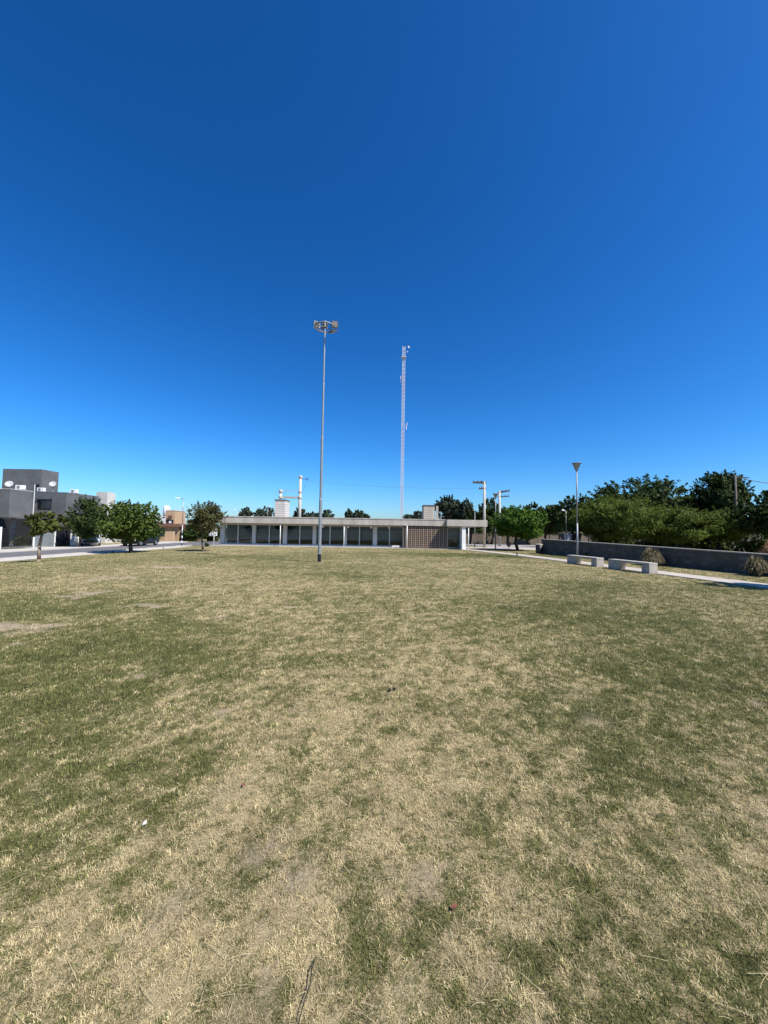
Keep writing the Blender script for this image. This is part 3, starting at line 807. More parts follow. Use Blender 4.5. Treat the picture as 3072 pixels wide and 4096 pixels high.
# ------------------------------------------------------------------ houses on the left
ZS = -0.48
def wbox(mb, x0, x1, y0, y1, z0, z1, o): return mb.box(x0 - o[0], x1 - o[0], y0 - o[1], y1 - o[1], z0 - o[2], z1 - o[2])
def house_window(par, o, x0, x1, y0, y1, z0, z1, axis_, curtain=True):
    """window on a face looking to -Y ('y') or to +X ('x'), frame with pane and curtain as sub-parts"""
    m = MB(); fw = .06
    if axis_ == 'y':
        wbox(m, x0, x0 + fw, y0 - .05, y0 - .003, z0, z1, o); wbox(m, x1 - fw, x1, y0 - .05, y0 - .003, z0, z1, o)
        wbox(m, x0 + fw, x1 - fw, y0 - .05, y0 - .003, z0, z0 + fw, o); wbox(m, x0 + fw, x1 - fw, y0 - .05, y0 - .003, z1 - fw, z1, o)
        xm = (x0 + x1) / 2; wbox(m, xm - .04, xm + .04, y0 - .045, y0 - .003, z0 + fw, z1 - fw, o)
        f = m.build('window', M['dark'], par)
        wbox(MB(), x0 + fw, x1 - fw, y0 - .02, y0 - .016, z0 + fw, z1 - fw, o).build('pane', M['glass_dark'] if not curtain else M['glass'], f)
        if curtain: wbox(MB(), x0 + fw, x1 - fw, y0 - .012, y0 - .003, z0 + fw, z1 - fw, o).build('curtain', M['curtain'], f)
    else:
        wbox(m, x0 + .003, x0 + .05, y0, y0 + fw, z0, z1, o); wbox(m, x0 + .003, x0 + .05, y1 - fw, y1, z0, z1, o)
        wbox(m, x0 + .003, x0 + .05, y0 + fw, y1 - fw, z0, z0 + fw, o); wbox(m, x0 + .003, x0 + .05, y0 + fw, y1 - fw, z1 - fw, z1, o)
        ym = (y0 + y1) / 2; wbox(m, x0 + .003, x0 + .045, ym - .04, ym + .04, z0 + fw, z1 - fw, o)
        f = m.build('window', M['dark'], par)
        wbox(MB(), x0 + .016, x0 + .02, y0 + fw, y1 - fw, z0 + fw, z1 - fw, o).build('pane', M['glass'], f)
        if curtain: wbox(MB(), x0 + .003, x0 + .012, y0 + fw, y1 - fw, z0 + fw, z1 - fw, o).build('curtain', M['curtain'], f)
    return f
# grey corner house: box storey carried over a dark carport
xf = -33.5; ya = at(36, 2000, 34.3).x
YA0 = xf / ((36 - 1536) / F); YA1 = xf / ((124 - 1536) / F)
o = (-36.0, 35.0, ZS)
hA = thing('grey_house', 'dark grey flat roofed house at left edge, upper box over a black carport', 'house', o)
zA1, zA0 = hz(36, 1957, YA0), hz(36, 2070, YA0)
wbox(MB(), -44, xf, YA0, YA1, zA0, zA1, o).build('upper_storey', M['greyhouse'], hA, bevel=.02)
wbox(MB(), -44, xf + .03, YA0 - .03, YA1 + .02, zA1 + .002, zA1 + .05, o).build('roof_edge', M['offwhite'], hA)
wbox(MB(), -44, -37.2, YA0 + .3, YA1 + 4.2, ZS - .2, zA0 - .003, o).build('ground_floor_wall', M['dark'], hA)
wbox(MB(), -35.2, -34.9, YA0 + 1.9, YA0 + 2.15, ZS, zA0 - .003, o).build('carport_post', M['greyhouse2'], hA)
wbox(MB(), -43, -37.4, YA1 + .02, 42.6, zA0 - .1, zA1 - .35, o).build('rear_wing', M['greyhouse'], hA)
m = MB().bar((xf + .1 - o[0], YA1 + .1 - o[1], zA0 - o[2] + .02), (xf + .1 - o[0], YA1 + .1 - o[1], hz(131, 1938, YA1 + .1) - o[2]), .045, .045, 8)
m.build('drain_pipe', M['offwhite'], hA)
# roof room with dark doorway panel, as part of the second grey house
YB = 41.0; xB = at(262, 2050, YB).x
o = (-36.0, 43.0, ZS)
hB = thing('grey_house', 'dark grey two storey house with roof room and framed upper window beside small tree', 'house', o)
zB1 = hz(262, 1971, YB); YB1 = xB / ((393 - 1536) / F)
wbox(MB(), -41, xB, YB, YB1, ZS - .2, zB1, o).build('wall', M['greyhouse'], hB, bevel=.02)
wbox(MB(), -41.02, xB + .02, YB - .02, YB1 + .02, zB1 + .002, zB1 + .05, o).build('roof_edge', M['greyhouse2'], hB)
YR = 41.6; xr = at(167, 1920, YR).x; xl = at(9, 1920, YR).x; zR = hz(167, 1877, YR); YR1 = xr / ((226 - 1536) / F)
rr_ = wbox(MB(), xl, xr, YR, YR1, zB1 - .5, zR, o).build('roof_room', M['greyhouse'], hB, bevel=.02)
xd0, xd1 = at(136, 1950, YR).x, at(157, 1950, YR).x
wbox(MB(), xd0, xd1, YR - .04, YR - .003, zB1 - .3, hz(146, 1937, YR), o).build('door', M['black'], rr_)  # black panel stands in for the shade inside an open doorway
house_window(hB, o, at(152, 2018, YB).x, at(206, 2018, YB).x, YB, YB, hz(178, 2036, YB), hz(178, 2000, YB), 'y')
wbox(MB(), at(148, 2018, YB).x, at(210, 2018, YB).x, YB - .14, YB - .052, hz(178, 2000, YB) + .003, hz(178, 1998, YB) + .05, o).build('window_hood', M['dark'], hB)
y0_, y1_ = xB / ((344 - 1536) / F), xB / ((381 - 1536) / F)
house_window(hB, o, xB, xB, y0_, y1_, hz(360, 2160, 44.5), hz(360, 2112, 44.5), 'x')
wbox(MB(), xB + .002, xB + .5, YB + .3, YB1 - .1, hz(330, 2104, 43) , hz(330, 2099, 43), o).build('canopy', M['greyhouse2'], hB)
# dishes and air conditioners on the roofs
M['dishgrey'] = mat('dish_grey', (.42, .42, .42), .6, .1, 4)
def dish(px, py, Y, label, zroof):
    p = at(px, py, Y)
    t_ = thing('satellite_dish', label, 'satellite dish', (p.x, Y, zroof), 0, 'satellite dishes on the grey roofs')
    m = MB(); m.lathe([(.02, .0), (.17, .025), (.27, .07), (.32, .115), (.31, .12), (.26, .08), (.0, .012)], 18)
    q = m.build('reflector', M['dishgrey'], t_, True); q.location = (0, 0, p.z - zroof); q.rotation_euler = (R(62), 0, R(20))
    MB().bar((0, .08, 0), (0, .05, p.z - zroof - .05), .035).build('stand', M['galv'], t_)
    MB().bar((0, -.05, p.z - zroof - .35), (.05, -.5, p.z - zroof - .05), .02).build('feed_arm', M['dark'], t_)
dish(38, 1938, 36.0, 'white satellite dish on the roof of leftmost grey house', zA1 + .05)
dish(212, 1938, 41.3, 'white satellite dish beside the grey roof room near its right corner', zB1 + .05)
def ac(px, py, Y, label, zroof):
    p = at(px, py, Y)
    t_ = thing('air_conditioner', label, 'air conditioner', (p.x, Y, zroof), 0, 'air conditioners on the grey roofs')
    MB().box(-.36, .36, -.15, .15, .06, .46).build('casing', M['white'], t_, bevel=.02)
    MB().lathe([(.16, 0), (.16, .012)], 16).build('fan_grille', M['greyhouse2'], t_).matrix_local = Matrix.Translation((-.08, -.153, .26)) @ Matrix.Rotation(R(90), 4, 'X')
    m = MB(); m.box(-.35, -.28, -.14, .14, 0, .059); m.box(.28, .35, -.14, .14, 0, .059); m.build('foot', M['dark'], t_)
ac(82, 1957, 35.6, 'white air conditioner on the roof edge of leftmost grey house', zA1 + .05)
ac(165, 1963, 41.2, 'white air conditioner below the dark roof room doorway', zB1 + .05)
ac(297, 1970, 42.6, 'white air conditioner alone on the grey roof above the dark street tree', zB1 + .05)

# fence in front of the grey houses
FX = -33.8
def fy(px): return FX / ((px - 1536) / F)
fn = thing('garden_fence', 'dark mesh and sheet metal fence with white posts before the grey houses', 'fence', (FX, 37.0, ZS))
def fb(mb, ya_, yb_, z0, z1, x0=0.0, x1=.05): return mb.box(x0, x1, ya_ - 37.0, yb_ - 37.0, z0, z1)
for px in (6, 139, 223):
    fb(MB(), fy(px) - .06, fy(px) + .06, -.2, 1.95, -.04, .09).build('post', M['white'], fn)
m = MB()
y = fy(9) + .06
while y < fy(137): fb(m, y, y + .02, .2, 1.8, .01, .03); y += .10
for z in (.2, .75, 1.3, 1.8): fb(m, fy(9) + .03, fy(137) - .03, z - .02, z + .02, .031, .05)
m.build('mesh_panel', M['dark'], fn)
fb(MB(), fy(6) + .06, fy(139) - .06, -.2, .19).build('footing_wall', M['greyhouse'], fn)
fb(MB(), fy(139) + .062, fy(223) - .062, .0, 1.72).build('sheet_panel', M['greypanel'], fn)
gt = thing('driveway_gate', 'black metal gate with bars between grey fence and white pillar', 'gate', (FX, fy(255), ZS))
yc = fy(255)
MB().box(0, .05, fy(229) - yc, fy(284) - yc, .05, 2.0).build('gate_leaf', M['black'], gt)
m = MB()
for k in range(9): yy = fy(229) - yc + .1 + k * .19; m.box(.052, .08, yy, yy + .03, .2, 1.9)
m.build('bar', M['dark'], gt)
pl = thing('gate_pillar', 'white gate pillar with meter box and low white wall behind dark tree trunk', 'wall', (FX, fy(293), ZS))
yc = fy(293)
MB().box(-.05, .3, fy(286) - yc, fy(299) - yc, -.2, 1.72).build('pillar', M['white'], pl)
MB().box(.302, .33, fy(288) - yc, fy(292) - yc, 1.1, 1.55).build('meter_box', M['black'], pl)
MB().box(-.03, .25, fy(300) - yc, fy(331) - yc, -.2, 1.05).build('low_wall', M['white'], pl)

# pale house with tower further along
o = (-38, 52, ZS)
hC = thing('pale_house', 'pale grey and white house with square tower behind the street trees', 'house', o)
YC = 50.0; x0, x1 = at(384, 2000, YC).x, at(429, 2000, YC).x
YC1 = x1 / ((458 - 1536) / F)
wbox(MB(), x0, x1, YC, YC1, ZS, hz(429, 1968, YC), o).build('tower', M['pale'], hC)
wbox(MB(), -44, -35.2, 52.6, 57, ZS - .2, hz(500, 2052, 52.6), o).build('wall', M['offwhite'], hC)
wbox(MB(), -44, -35.1, 52.5, 57.1, hz(500, 2052, 52.6) + .002, hz(500, 2047, 52.6), o).build('parapet', M['offwhite'], hC)
house_window(hC, o, -38.2, -36.2, 52.6, 52.6, .5, 1.9, 'y')
for px, py, Y, lab in ((489, 2016, 55.0, 'white roof tank left above the leafy street tree'), (592, 2020, 57.5, 'white roof tank right above the leafy street tree')):
    p = at(px, py, Y); zb_ = hz(500, 2047, 52.6)
    if px > 550: zb_ = hz(640, 2064, 62.0)
    o_ = thing('roof_tank', lab, 'water tank', (p.x, Y if px < 550 else 62.5, zb_), 0, 'white roof tanks')
    MB().lathe([(.45, 0.0), (.5, .05), (.5, max(.5, p.z - zb_)), (.3, max(.5, p.z - zb_) + .2), (.12, max(.5, p.z - zb_) + .25)], 14).build('tank_shell', M['white'], o_, True)
    MB().lathe([(.51, .3), (.52, .34), (.51, .38)], 14).build('band', M['offwhite'], o_)
# tan house at the end of the street
o = (-34, 61, ZS)
hD = thing('tan_house', 'tan brown house with square upper room at the end of the street', 'house', o)
YD = 60.5
def dx(px, Y=YD): return at(px, 2100, Y).x
wbox(MB(), dx(583), dx(716), YD, YD + 7, ZS - .2, hz(650, 2106, YD), o).build('wall', M['tan'], hD)
wbox(MB(), dx(581), dx(727), YD - .6, YD + 7.2, hz(650, 2106, YD) + .002, hz(650, 2094, YD), o).build('roof', M['brown'], hD)
zr_ = hz(650, 2094, YD)
YU = YD + .6; xu = at(699, 2070, YU).x; yu1 = xu / ((741 - 1536) / F)
up = wbox(MB(), at(662, 2070, YU).x, xu, YU, yu1, zr_ + .002, hz(690, 2043, YU), o).build('upper_room', M['tan'], hD)
wbox(MB(), at(668, 2070, YU).x, at(694, 2070, YU).x, YU - .05, YU - .003, hz(680, 2094, YU) + .06, hz(680, 2079, YU), o).build('opening_shade_panel', M['black'], up)  # black panel on the wall stands in for the shaded inside
wbox(MB(), at(677, 2070, YU).x, at(687, 2070, YU).x, YU - .06, YU - .052, hz(680, 2094, YU) + .06, hz(680, 2084, YU), o).build('door', M['white'], up)
wbox(MB(), at(676, 2060, YU).x, at(690, 2060, YU).x, YU - .3, YU - .003, hz(680, 2070, YU), hz(680, 2062, YU), o).build('wall_unit', M['brown'], up)
wbox(MB(), at(664, 2060, YU).x, xu + .05, YU - .03, yu1 + .02, hz(690, 2043, YU) + .002, hz(690, 2040, YU), o).build('coping', M['offwhite'], up)
house_window(hD, o, dx(619), dx(664), YD, YD, hz(640, 2144, YD), hz(640, 2114, YD), 'y')
wbox(MB(), dx(681), dx(714), YD - 1.4, YD - .9, ZS - .2, hz(700, 2126, YD - 1.4), o).build('porch_wall', M['tan'], hD)
wbox(MB(), dx(717), dx(728), YD + .3, YD + 6, ZS - .2, hz(650, 2106, YD) - .003, o).build('carport_wall', M['brown'], hD)
wbox(MB(), dx(571), dx(582), YD - .02, YD + .1, ZS, hz(575, 2128, YD), o).build('side_gate', M['brown'], hD)
wh = MB().box(-2.2, 1.6, 0, 4, -3.2, hz(640, 2061, 66) - 1.5)
o_ = wh.build('white_house', M['white']); o_.location = (at(645, 2080, 66).x, 66, 1.5)
tag(o_, 'plain white house block showing between leafy tree and tan upper room', 'house')
bx_ = MB().box(-.5, .5, -.3, .3, 0, 1.15).box(-.55, .55, -.35, .35, 1.152, 1.22).build('meter_cabinet', M['white'], None, bevel=.02)
bx_.location = G(at(845, 2145, 58.2).x, 58.8); bx_.location.z += 1.0
tag(bx_, 'white cabinet behind the sparse tree at the hall left corner', 'cabinet')
# ------------------------------------------------------------------ cars
def make_car(label, loc, rz, paint, Lc=4.1, W=1.75, Hc=1.48, pickup=False):
    c = thing('parked_car', label, 'car', loc, rz)
    # stations along x (front +x): x, z low, z belt, half width
    st = [(-.5, .38, .72, .40), (-.485, .30, .86, .455), (-.40, .22, .93, .485), (-.15, .20, .93, .5), (.12, .20, .92, .5), (.30, .21, .88, .495), (.44, .24, .78, .47), (.49, .30, .66, .43), (.5, .36, .58, .38)]
    v = []; f = []
    for (x, zl, zb_, hw) in st:
        for (y, z) in ((-.86, zl), (-1, zl + .12), (-1, zb_ - .12), (-.93, zb_), (.93, zb_), (1, zb_ - .12), (1, zl + .12), (.86, zl)):
            v.append((x * Lc, y * hw * W, z))
    n = 8
    for k in range(len(st) - 1):
        for j in range(n): f.append((k*n + j, k*n + (j+1) % n, (k+1)*n + (j+1) % n, (k+1)*n + j))
    f.append(tuple(range(n))); f.append(tuple(reversed([(len(st)-1)*n + j for j in range(n)])))
    body = mesh_obj('body', v, f, paint, c, True)
    # glasshouse
    xs = [(-.47, -.40, .93), (-.40, -.33, .93), (.02, -.02, .92), (.26, .10, .90)]
    back0, back1, fr0, fr1 = -.46 * Lc, -.36 * Lc, .27 * Lc, .09 * Lc
    hw0, hw1 = .455 * W, .36 * W
    zb_, zt_ = .90, Hc - .04
    P = [(back0, -hw0, zb_), (fr0, -hw0, zb_), (fr0, hw0, zb_), (back0, hw0, zb_), (back1, -hw1, zt_), (fr1, -hw1, zt_), (fr1, hw1, zt_), (back1, hw1, zt_)]
    MB().hexa(P).build('windows', M['glass_car'], c)
    m = MB(); m.hexa([(back1 - .06, -hw1 - .02, zt_ - .02), (fr1 + .06, -hw1 - .02, zt_ - .02), (fr1 + .06, hw1 + .02, zt_ - .02), (back1 - .06, hw1 + .02, zt_ - .02), (back1 + .1, -hw1 + .08, Hc), (fr1 - .08, -hw1 + .08, Hc), (fr1 - .08, hw1 - .08, Hc), (back1 + .1, hw1 - .08, Hc)])
    for s_ in (-1, 1):
        for (xa, xb_) in ((back0, back1), (fr0, fr1), (-.07 * Lc, -.07 * Lc)):
            m.bar((xa, s_ * hw0, zb_), (xb_, s_ * hw1, zt_ - .01), .045, .04, 6)
    m.build('roof', paint, c, True)
    for sx in (-.31, .31):
        for s_ in (-1, 1):
            wv = MB(); wv.lathe([(.2, -.09), (.31, -.09), (.325, -.05), (.325, .05), (.31, .09), (.2, .09)], 20)
            wo_ = wv.build('wheel', M['rubber'], c, True); wo_.matrix_local = Matrix.Translation((sx * Lc, s_ * (.5 * W - .08), .325)) @ Matrix.Rotation(R(90), 4, 'X')
            MB().lathe([(.0, -.10), (.2, -.095), (.205, .095), (.0, .10)], 14).build('rim', M['rim'], wo_)
    for s_ in (-1, 1):
        MB().box(.455 * Lc, .49 * Lc, s_ * .36 * W - .14, s_ * .36 * W + .14, .60, .72).build('headlight', M['headlamp'], c, bevel=.03)
        MB().box(-.503 * Lc, -.48 * Lc, s_ * .38 * W - .1, s_ * .38 * W + .1, .68, .84).build('tail_light', M['taillamp'], c, bevel=.02)
        MB().box(.17 * Lc, .22 * Lc, s_ * (.5 * W + .07) - .08, s_ * (.5 * W + .07) + .08, .92, 1.04).build('mirror', paint, c, bevel=.02)
    MB().box(.475 * Lc, .502 * Lc, -.3 * W, .3 * W, .36, .48).build('grille', M['black'], c)
    return c
M['taillamp'] = mat('taillamp', (.35, .02, .015), .3, .1, 3)
gm, t, b = new_mat('car_glass'); b.inputs['Base Color'].default_value = (.015, .018, .02, 1); b.inputs['Roughness'].default_value = .08
M['glass_car'] = gm
make_car('black car parked on the far kerb behind the leafy street tree', G(-28.1, 44.6), R(-90), M['car_black'], 4.6, 1.85, 1.75).location.z += .012
make_car('silver car standing on a driveway behind the dark street tree', G(-32.5, 42.8), R(-53), M['car_silver'], 4.0, 1.7, 1.42).location.z += .03
p = G(at(1925, 2150, 69).x, 69.0)
make_car('small white car parked beyond the verge right of the hall', p, R(215), M['car_white'], 3.7, 1.7, 1.5)

# ------------------------------------------------------------------ foliage
def leaves_mesh(name, C, sizes, m, parent, long=1.0, droop=0.0, out=None, seed=1, rnd=None):
    r = np.random.default_rng(seed); n = len(C)
    nrm = r.normal(size=(n, 3)); nrm[:, 2] = np.abs(nrm[:, 2]) * .8 + .2
    if out is not None: nrm = nrm + out * .8
    nrm /= np.linalg.norm(nrm, axis=1, keepdims=True)
    tan = r.normal(size=(n, 3)); tan[:, 2] -= droop
    tan -= nrm * (tan * nrm).sum(1, keepdims=True); tan /= np.linalg.norm(tan, axis=1, keepdims=True)
    bi = np.cross(nrm, tan)
    hl = (sizes * long * .5)[:, None]; hw = (sizes * .5)[:, None]
    V = np.stack([C - tan * hl, C + bi * hw * .8 + nrm * hw * .15, C + tan * hl, C - bi * hw * .8 + nrm * hw * .15], 1).reshape(-1, 3)
    FC = np.arange(4 * n).reshape(n, 4)
    rv = r.random(n) if rnd is None else rnd
    return np_mesh(name, V, FC, m, parent, {'rnd': ('FLOAT', np.repeat(rv, 4))})
def crown_points(cz, rx, ry, rz, ncl, nleaf, seed, cl=.32, flat_bottom=.88):
    r = np.random.default_rng(seed)
    d = r.normal(size=(ncl, 3)); d /= np.linalg.norm(d, axis=1, keepdims=True)
    rad = r.random(ncl) ** .45
    cc = d * rad[:, None] * .84
    cc[:, 2] = np.where(cc[:, 2] < 0, cc[:, 2] * flat_bottom, cc[:, 2])
    per = np.maximum(1, (r.random(ncl) ** .7 * 1.5 + .25)); per = (per / per.sum() * nleaf).astype(int)
    ctr = np.repeat(cc, per, axis=0)
    clr = np.repeat(cl * (.55 + .8 * r.random(ncl)), per)
    e_ = r.normal(size=(len(ctr), 3)); e_ /= np.linalg.norm(e_, axis=1, keepdims=True)
    e_ *= (r.random(len(ctr)) ** .5)[:, None] * clr[:, None]
    e_[:, 2] *= .9
    P = (ctr + e_) * np.array((rx, ry, rz)) + np.array((0, 0, cz))
    out = ctr + e_; out /= (np.linalg.norm(out, axis=1, keepdims=True) + 1e-6)
    tone = np.repeat(r.random(ncl), per)
    return P, out, cc * np.array((rx, ry, rz)) + np.array((0, 0, cz)), np.clip(.55 * tone + .45 * r.random(len(ctr)), 0, 1)
def tree(name, label, loc, h, rx, ry, rz, trunk_r, leaf, mt, bark, ncl=26, nleaf=4000, seed=1, group=None, fork=.5, long=1.3, droop=0., cl=.32, lean=(0, 0), cat='tree', sprig=1.2):
    """h = top of crown above the base"""
    t_ = thing(name, label, cat, loc, 0, group)
    cz = h - rz
    P, out, cc, tone = crown_points(cz, rx, ry, rz, ncl, nleaf, seed, cl)
    rr2 = np.random.default_rng(seed + 99)
    ns = int(ncl * sprig)
    if ns:
        d_ = rr2.normal(size=(ns, 3)); d_[:, 2] = np.abs(d_[:, 2]) * .9 + .1; d_ /= np.linalg.norm(d_, axis=1, keepdims=True)
        ln = (.14 + .22 * rr2.random(ns)); kq = 26
        tt = rr2.random((ns, kq))
        up_ = d_ + np.array((0, 0, .5)); up_ /= np.linalg.norm(up_, axis=1, keepdims=True)
        Q = (d_ * .86)[:, None, :] + up_[:, None, :] * (tt * ln[:, None])[..., None] + rr2.normal(size=(ns, kq, 3)) * (.035 * (1.2 - tt))[..., None]
        Q = Q.reshape(-1, 3) * np.array((rx, ry, rz)) + np.array((0, 0, cz))
        P = np.concatenate([P, Q]); out = np.concatenate([out, np.repeat(d_, kq, 0)]); tone = np.concatenate([tone, rr2.random(len(Q)) * .6 + .2])
    P[:, :2] += np.array(lean)
    leaves_mesh('crown', P, leaf * (.55 + .9 * rr2.random(len(P))), mt, t_, long, droop, out, seed + 5, tone)
    m = MB(); fz = max(.3, (cz - rz * fork))
    j = rr2.normal(size=2) * trunk_r * .7
    mid = (j[0], j[1], fz * .55); top_ = (j[0] * .5 + lean[0] * .5, j[1] * .5 + lean[1] * .5, fz)
    m.tube([(0, 0, -.1), (0, 0, .12), mid, top_], [trunk_r * 1.35, trunk_r, trunk_r * .85, trunk_r * .72], 9)
    for q in rr2.choice(len(cc), min(9, len(cc)), replace=False):
        e_ = cc[q] + np.array((lean[0], lean[1], 0)); md = np.array(top_) * .5 + e_ * .5 + np.array((0, 0, .08 * rz))
        m.tube([top_, tuple(md), tuple(e_)], [trunk_r * .55, trunk_r * .32, trunk_r * .12], 6)
    m.build('trunk', bark, t_, True)
    return t_
def tree_px(name, label, bpx, bpy, x0, x1, ytop, ybot, Y=None, **k):
    p = gnd(bpx, bpy) if Y is None else G(at(bpx, 2120, Y).x, Y)
    if k.get('group') == SG:
        m_ = (x0 + x1) / 2; x0 = m_ + (x0 - m_) * .92; x1 = m_ + (x1 - m_) * .92; k.setdefault('sprig', .7)
    s = p.y / F; h = hz((x0 + x1) / 2, ytop, p.y) - p.z; hb_ = hz((x0 + x1) / 2, ybot, p.y) - p.z
    cx = at((x0 + x1) / 2, (ytop + ybot) / 2, p.y).x
    rx = (x1 - x0) / 2 * s
    return tree(name, label, p, h, rx, k.pop('ry', rx), (h - hb_) / 2, lean=(cx - p.x, 0), **k)
SG = 'street trees along the lawn'
tree_px('street_tree', 'thin young tree with sparse yellowing leaves at left before grey house', 155, 2246, 102, 258, 2048, 2160, trunk_r=.09, leaf=.15, mt=M['leaf_y'], bark=M['barklight'], ncl=24, nleaf=1150, seed=3, group=SG, cl=.30)
tree_px('street_tree', 'dark green tree on the far pavement in front of pale house window', 318, 2188, 275, 425, 1995, 2165, trunk_r=.10, leaf=.15, mt=M['leaf_c'], bark=M['bark'], ncl=56, nleaf=10500, seed=4, group=SG)
tree_px('street_tree', 'broad leafy green tree at the lawn edge hiding the black car', 523, 2211, 392, 648, 2010, 2185, trunk_r=.15, leaf=.17, mt=M['leaf_a'], bark=M['barkdark'], ncl=64, nleaf=15000, seed=5, group=SG)
tree_px('street_tree', 'airy olive green tree at the left corner of the hall roof', 811, 2206, 742, 912, 2008, 2155, trunk_r=.07, leaf=.09, mt=M['leaf_d'], bark=M['bark'], ncl=60, nleaf=9000, seed=6, group=SG, cl=.30)
tree_px('street_tree', 'round bright green tree right of the hall by the path', 2070, 2202, 1955, 2198, 2030, 2172, trunk_r=.15, leaf=.15, mt=M['leaf_b'], bark=M['barkdark'], ncl=60, nleaf=19000, seed=8, group=SG, cl=.28, sprig=1.6)
# a street tree just outside the right edge: its shadow reaches the lawn
tree('street_tree', 'young green tree beyond the right edge, shading the path', G(13.6, 11.4), 3.6, .9, .9, .95, .08, .16, M['leaf_b'], M['bark'], 24, 2200, 12, SG)
# feathery trees behind the low wall
FG = 'feathery trees behind the low wall'
tree_px('feathery_tree', 'wide feathery green tree right behind the low wall and slender lamp', 2470, 0, 2300, 2640, 1990, 2180, Y=31, trunk_r=.16, leaf=.075, mt=M['leaf_e'], bark=M['barkdark'], ncl=95, nleaf=46000, seed=21, group=FG, long=3.6, droop=1.0, cl=.27)
tree_px('feathery_tree', 'drooping feathery tree behind the wall, right of the widest feathery one', 2720, 0, 2560, 2850, 2030, 2190, Y=30, trunk_r=.15, leaf=.075, mt=M['leaf_e'], bark=M['barkdark'], ncl=80, nleaf=34000, seed=22, group=FG, long=3.6, droop=1.0, cl=.27)
tree_px('feathery_tree', 'small feathery tree below the tallest dark tree at right', 2880, 0, 2800, 2990, 2035, 2180, Y=30, trunk_r=.13, leaf=.075, mt=M['leaf_e'], bark=M['barkdark'], ncl=50, nleaf=18000, seed=23, group=FG, long=3.0, droop=1.0, cl=.30)
DG = 'dark broadleaf trees behind the low wall'
tree_px('broadleaf_tree', 'big dark broadleaf tree rising behind the widest feathery tree', 2560, 0, 2370, 2740, 1922, 2160, Y=40, trunk_r=.25, leaf=.22, mt=M['leaf_c'], bark=M['barkdark'], ncl=90, nleaf=26000, seed=31, group=DG, cl=.22, sprig=1.8)
tree_px('broadleaf_tree', 'tallest dark tree at right with the slim pole beside it', 2880, 0, 2782, 2978, 1896, 2150, Y=36, trunk_r=.25, leaf=.18, mt=M['leaf_c'], bark=M['barkdark'], ncl=80, nleaf=22000, seed=32, group=DG, cl=.24, sprig=1.8)
tree_px('broadleaf_tree', 'dark broadleaf tree cut by the right edge of the view', 3090, 0, 2985, 3260, 1970, 2180, Y=27, trunk_r=.22, leaf=.18, mt=M['leaf_c'], bark=M['barkdark'], ncl=75, nleaf=18000, seed=33, group=DG, cl=.27)
tree_px('broadleaf_tree', 'medium dark tree left of the slender lamp above the wall', 2275, 0, 2225, 2400, 1990, 2150, Y=45, trunk_r=.2, leaf=.22, mt=M['leaf_c'], bark=M['barkdark'], ncl=55, nleaf=9000, seed=34, group=DG, cl=.26)
tree_px('broadleaf_tree', 'dark tree filling the gap between the feathery trees at back', 2730, 0, 2640, 2840, 1990, 2160, Y=44, trunk_r=.2, leaf=.22, mt=M['leaf_c'], bark=M['barkdark'], ncl=55, nleaf=10000, seed=35, group=DG, cl=.28)
# avenue of trees in front of the boundary wall, right of the hall
AG = 'dark trees along the boundary wall'
for k, (px, x0, x1, yt, yb, lab) in enumerate(((1965, 1908, 2010, 2000, 2155, 'dark boundary tree directly behind the tall utility pole'), (2030, 1985, 2075, 2030, 2140, 'dark boundary tree behind the farther utility pole'),
        (2110, 2080, 2180, 2018, 2140, 'dark boundary tree peeping over the round bright tree'), (2180, 2150, 2240, 2024, 2145, 'dark boundary tree right of the round bright tree'), (2235, 2195, 2290, 2028, 2150, 'dark boundary tree beside the pale street lamp'),
        (1880, 1855, 1925, 2050, 2130, 'low dark boundary tree above the hall canopy end'))):
    tree_px('boundary_tree', lab, px, 0, x0, x1, yt, yb, Y=61 + (k % 2) * 1.5, trunk_r=.22, leaf=.28, mt=M['leaf_c'], bark=M['barkdark'], ncl=44, nleaf=6000, seed=50 + k, group=AG, cl=.28)
tree_px('eucalyptus', 'tall dark eucalyptus behind the right roof block of the hall', 1800, 0, 1738, 1852, 1988, 2110, Y=76, trunk_r=.3, leaf=.32, mt=M['leaf_f'], bark=M['bark'], ncl=50, nleaf=7500, seed=60, group='eucalyptus trees behind the hall', cl=.30)
tree_px('eucalyptus', 'ragged eucalyptus beside the taller one, above the hall canopy', 1862, 0, 1832, 1890, 2000, 2110, Y=74, trunk_r=.25, leaf=.32, mt=M['leaf_f'], bark=M['bark'], ncl=30, nleaf=3600, seed=61, group='eucalyptus trees behind the hall', cl=.34)
BG = 'far trees over the hall roof'
for k, (px, x0, x1, yt, lab) in enumerate(((983, 962, 1004, 2034, 'leaning far tree crown over the left part of hall roof'), (1060, 1022, 1098, 2030, 'rounded far tree left of the pale tank block'),
        (1202, 1178, 1218, 2034, 'far tree crown behind the double pole'), (1245, 1220, 1275, 2052, 'low far tree between double pole and mast'), (1300, 1266, 1330, 2040, 'far tree crown just behind the floodlight mast'),
        (1398, 1384, 1412, 2040, 'narrow far tree right of the floodlight mast'), (1440, 1418, 1452, 2041, 'twin far tree above the middle hall bays'), (1462, 1448, 1474, 2056, 'smallest far tree above the middle hall bays'),
        (1630, 1610, 1658, 2060, 'low rounded far tree right of the lattice mast'), (1675, 1648, 1700, 2046, 'far tree touching the left side of right roof block'), (2330, 2290, 2370, 2040, 'distant dark tree behind the slender lamp'))):
    tree_px('far_tree', lab, px, 0, x0 - 5, x1 + 5, yt, 2106, Y=88, trunk_r=.2, leaf=.36, mt=M['leaf_f'], bark=M['bark'], ncl=26, nleaf=2200, seed=70 + k, group=BG, cl=.32)
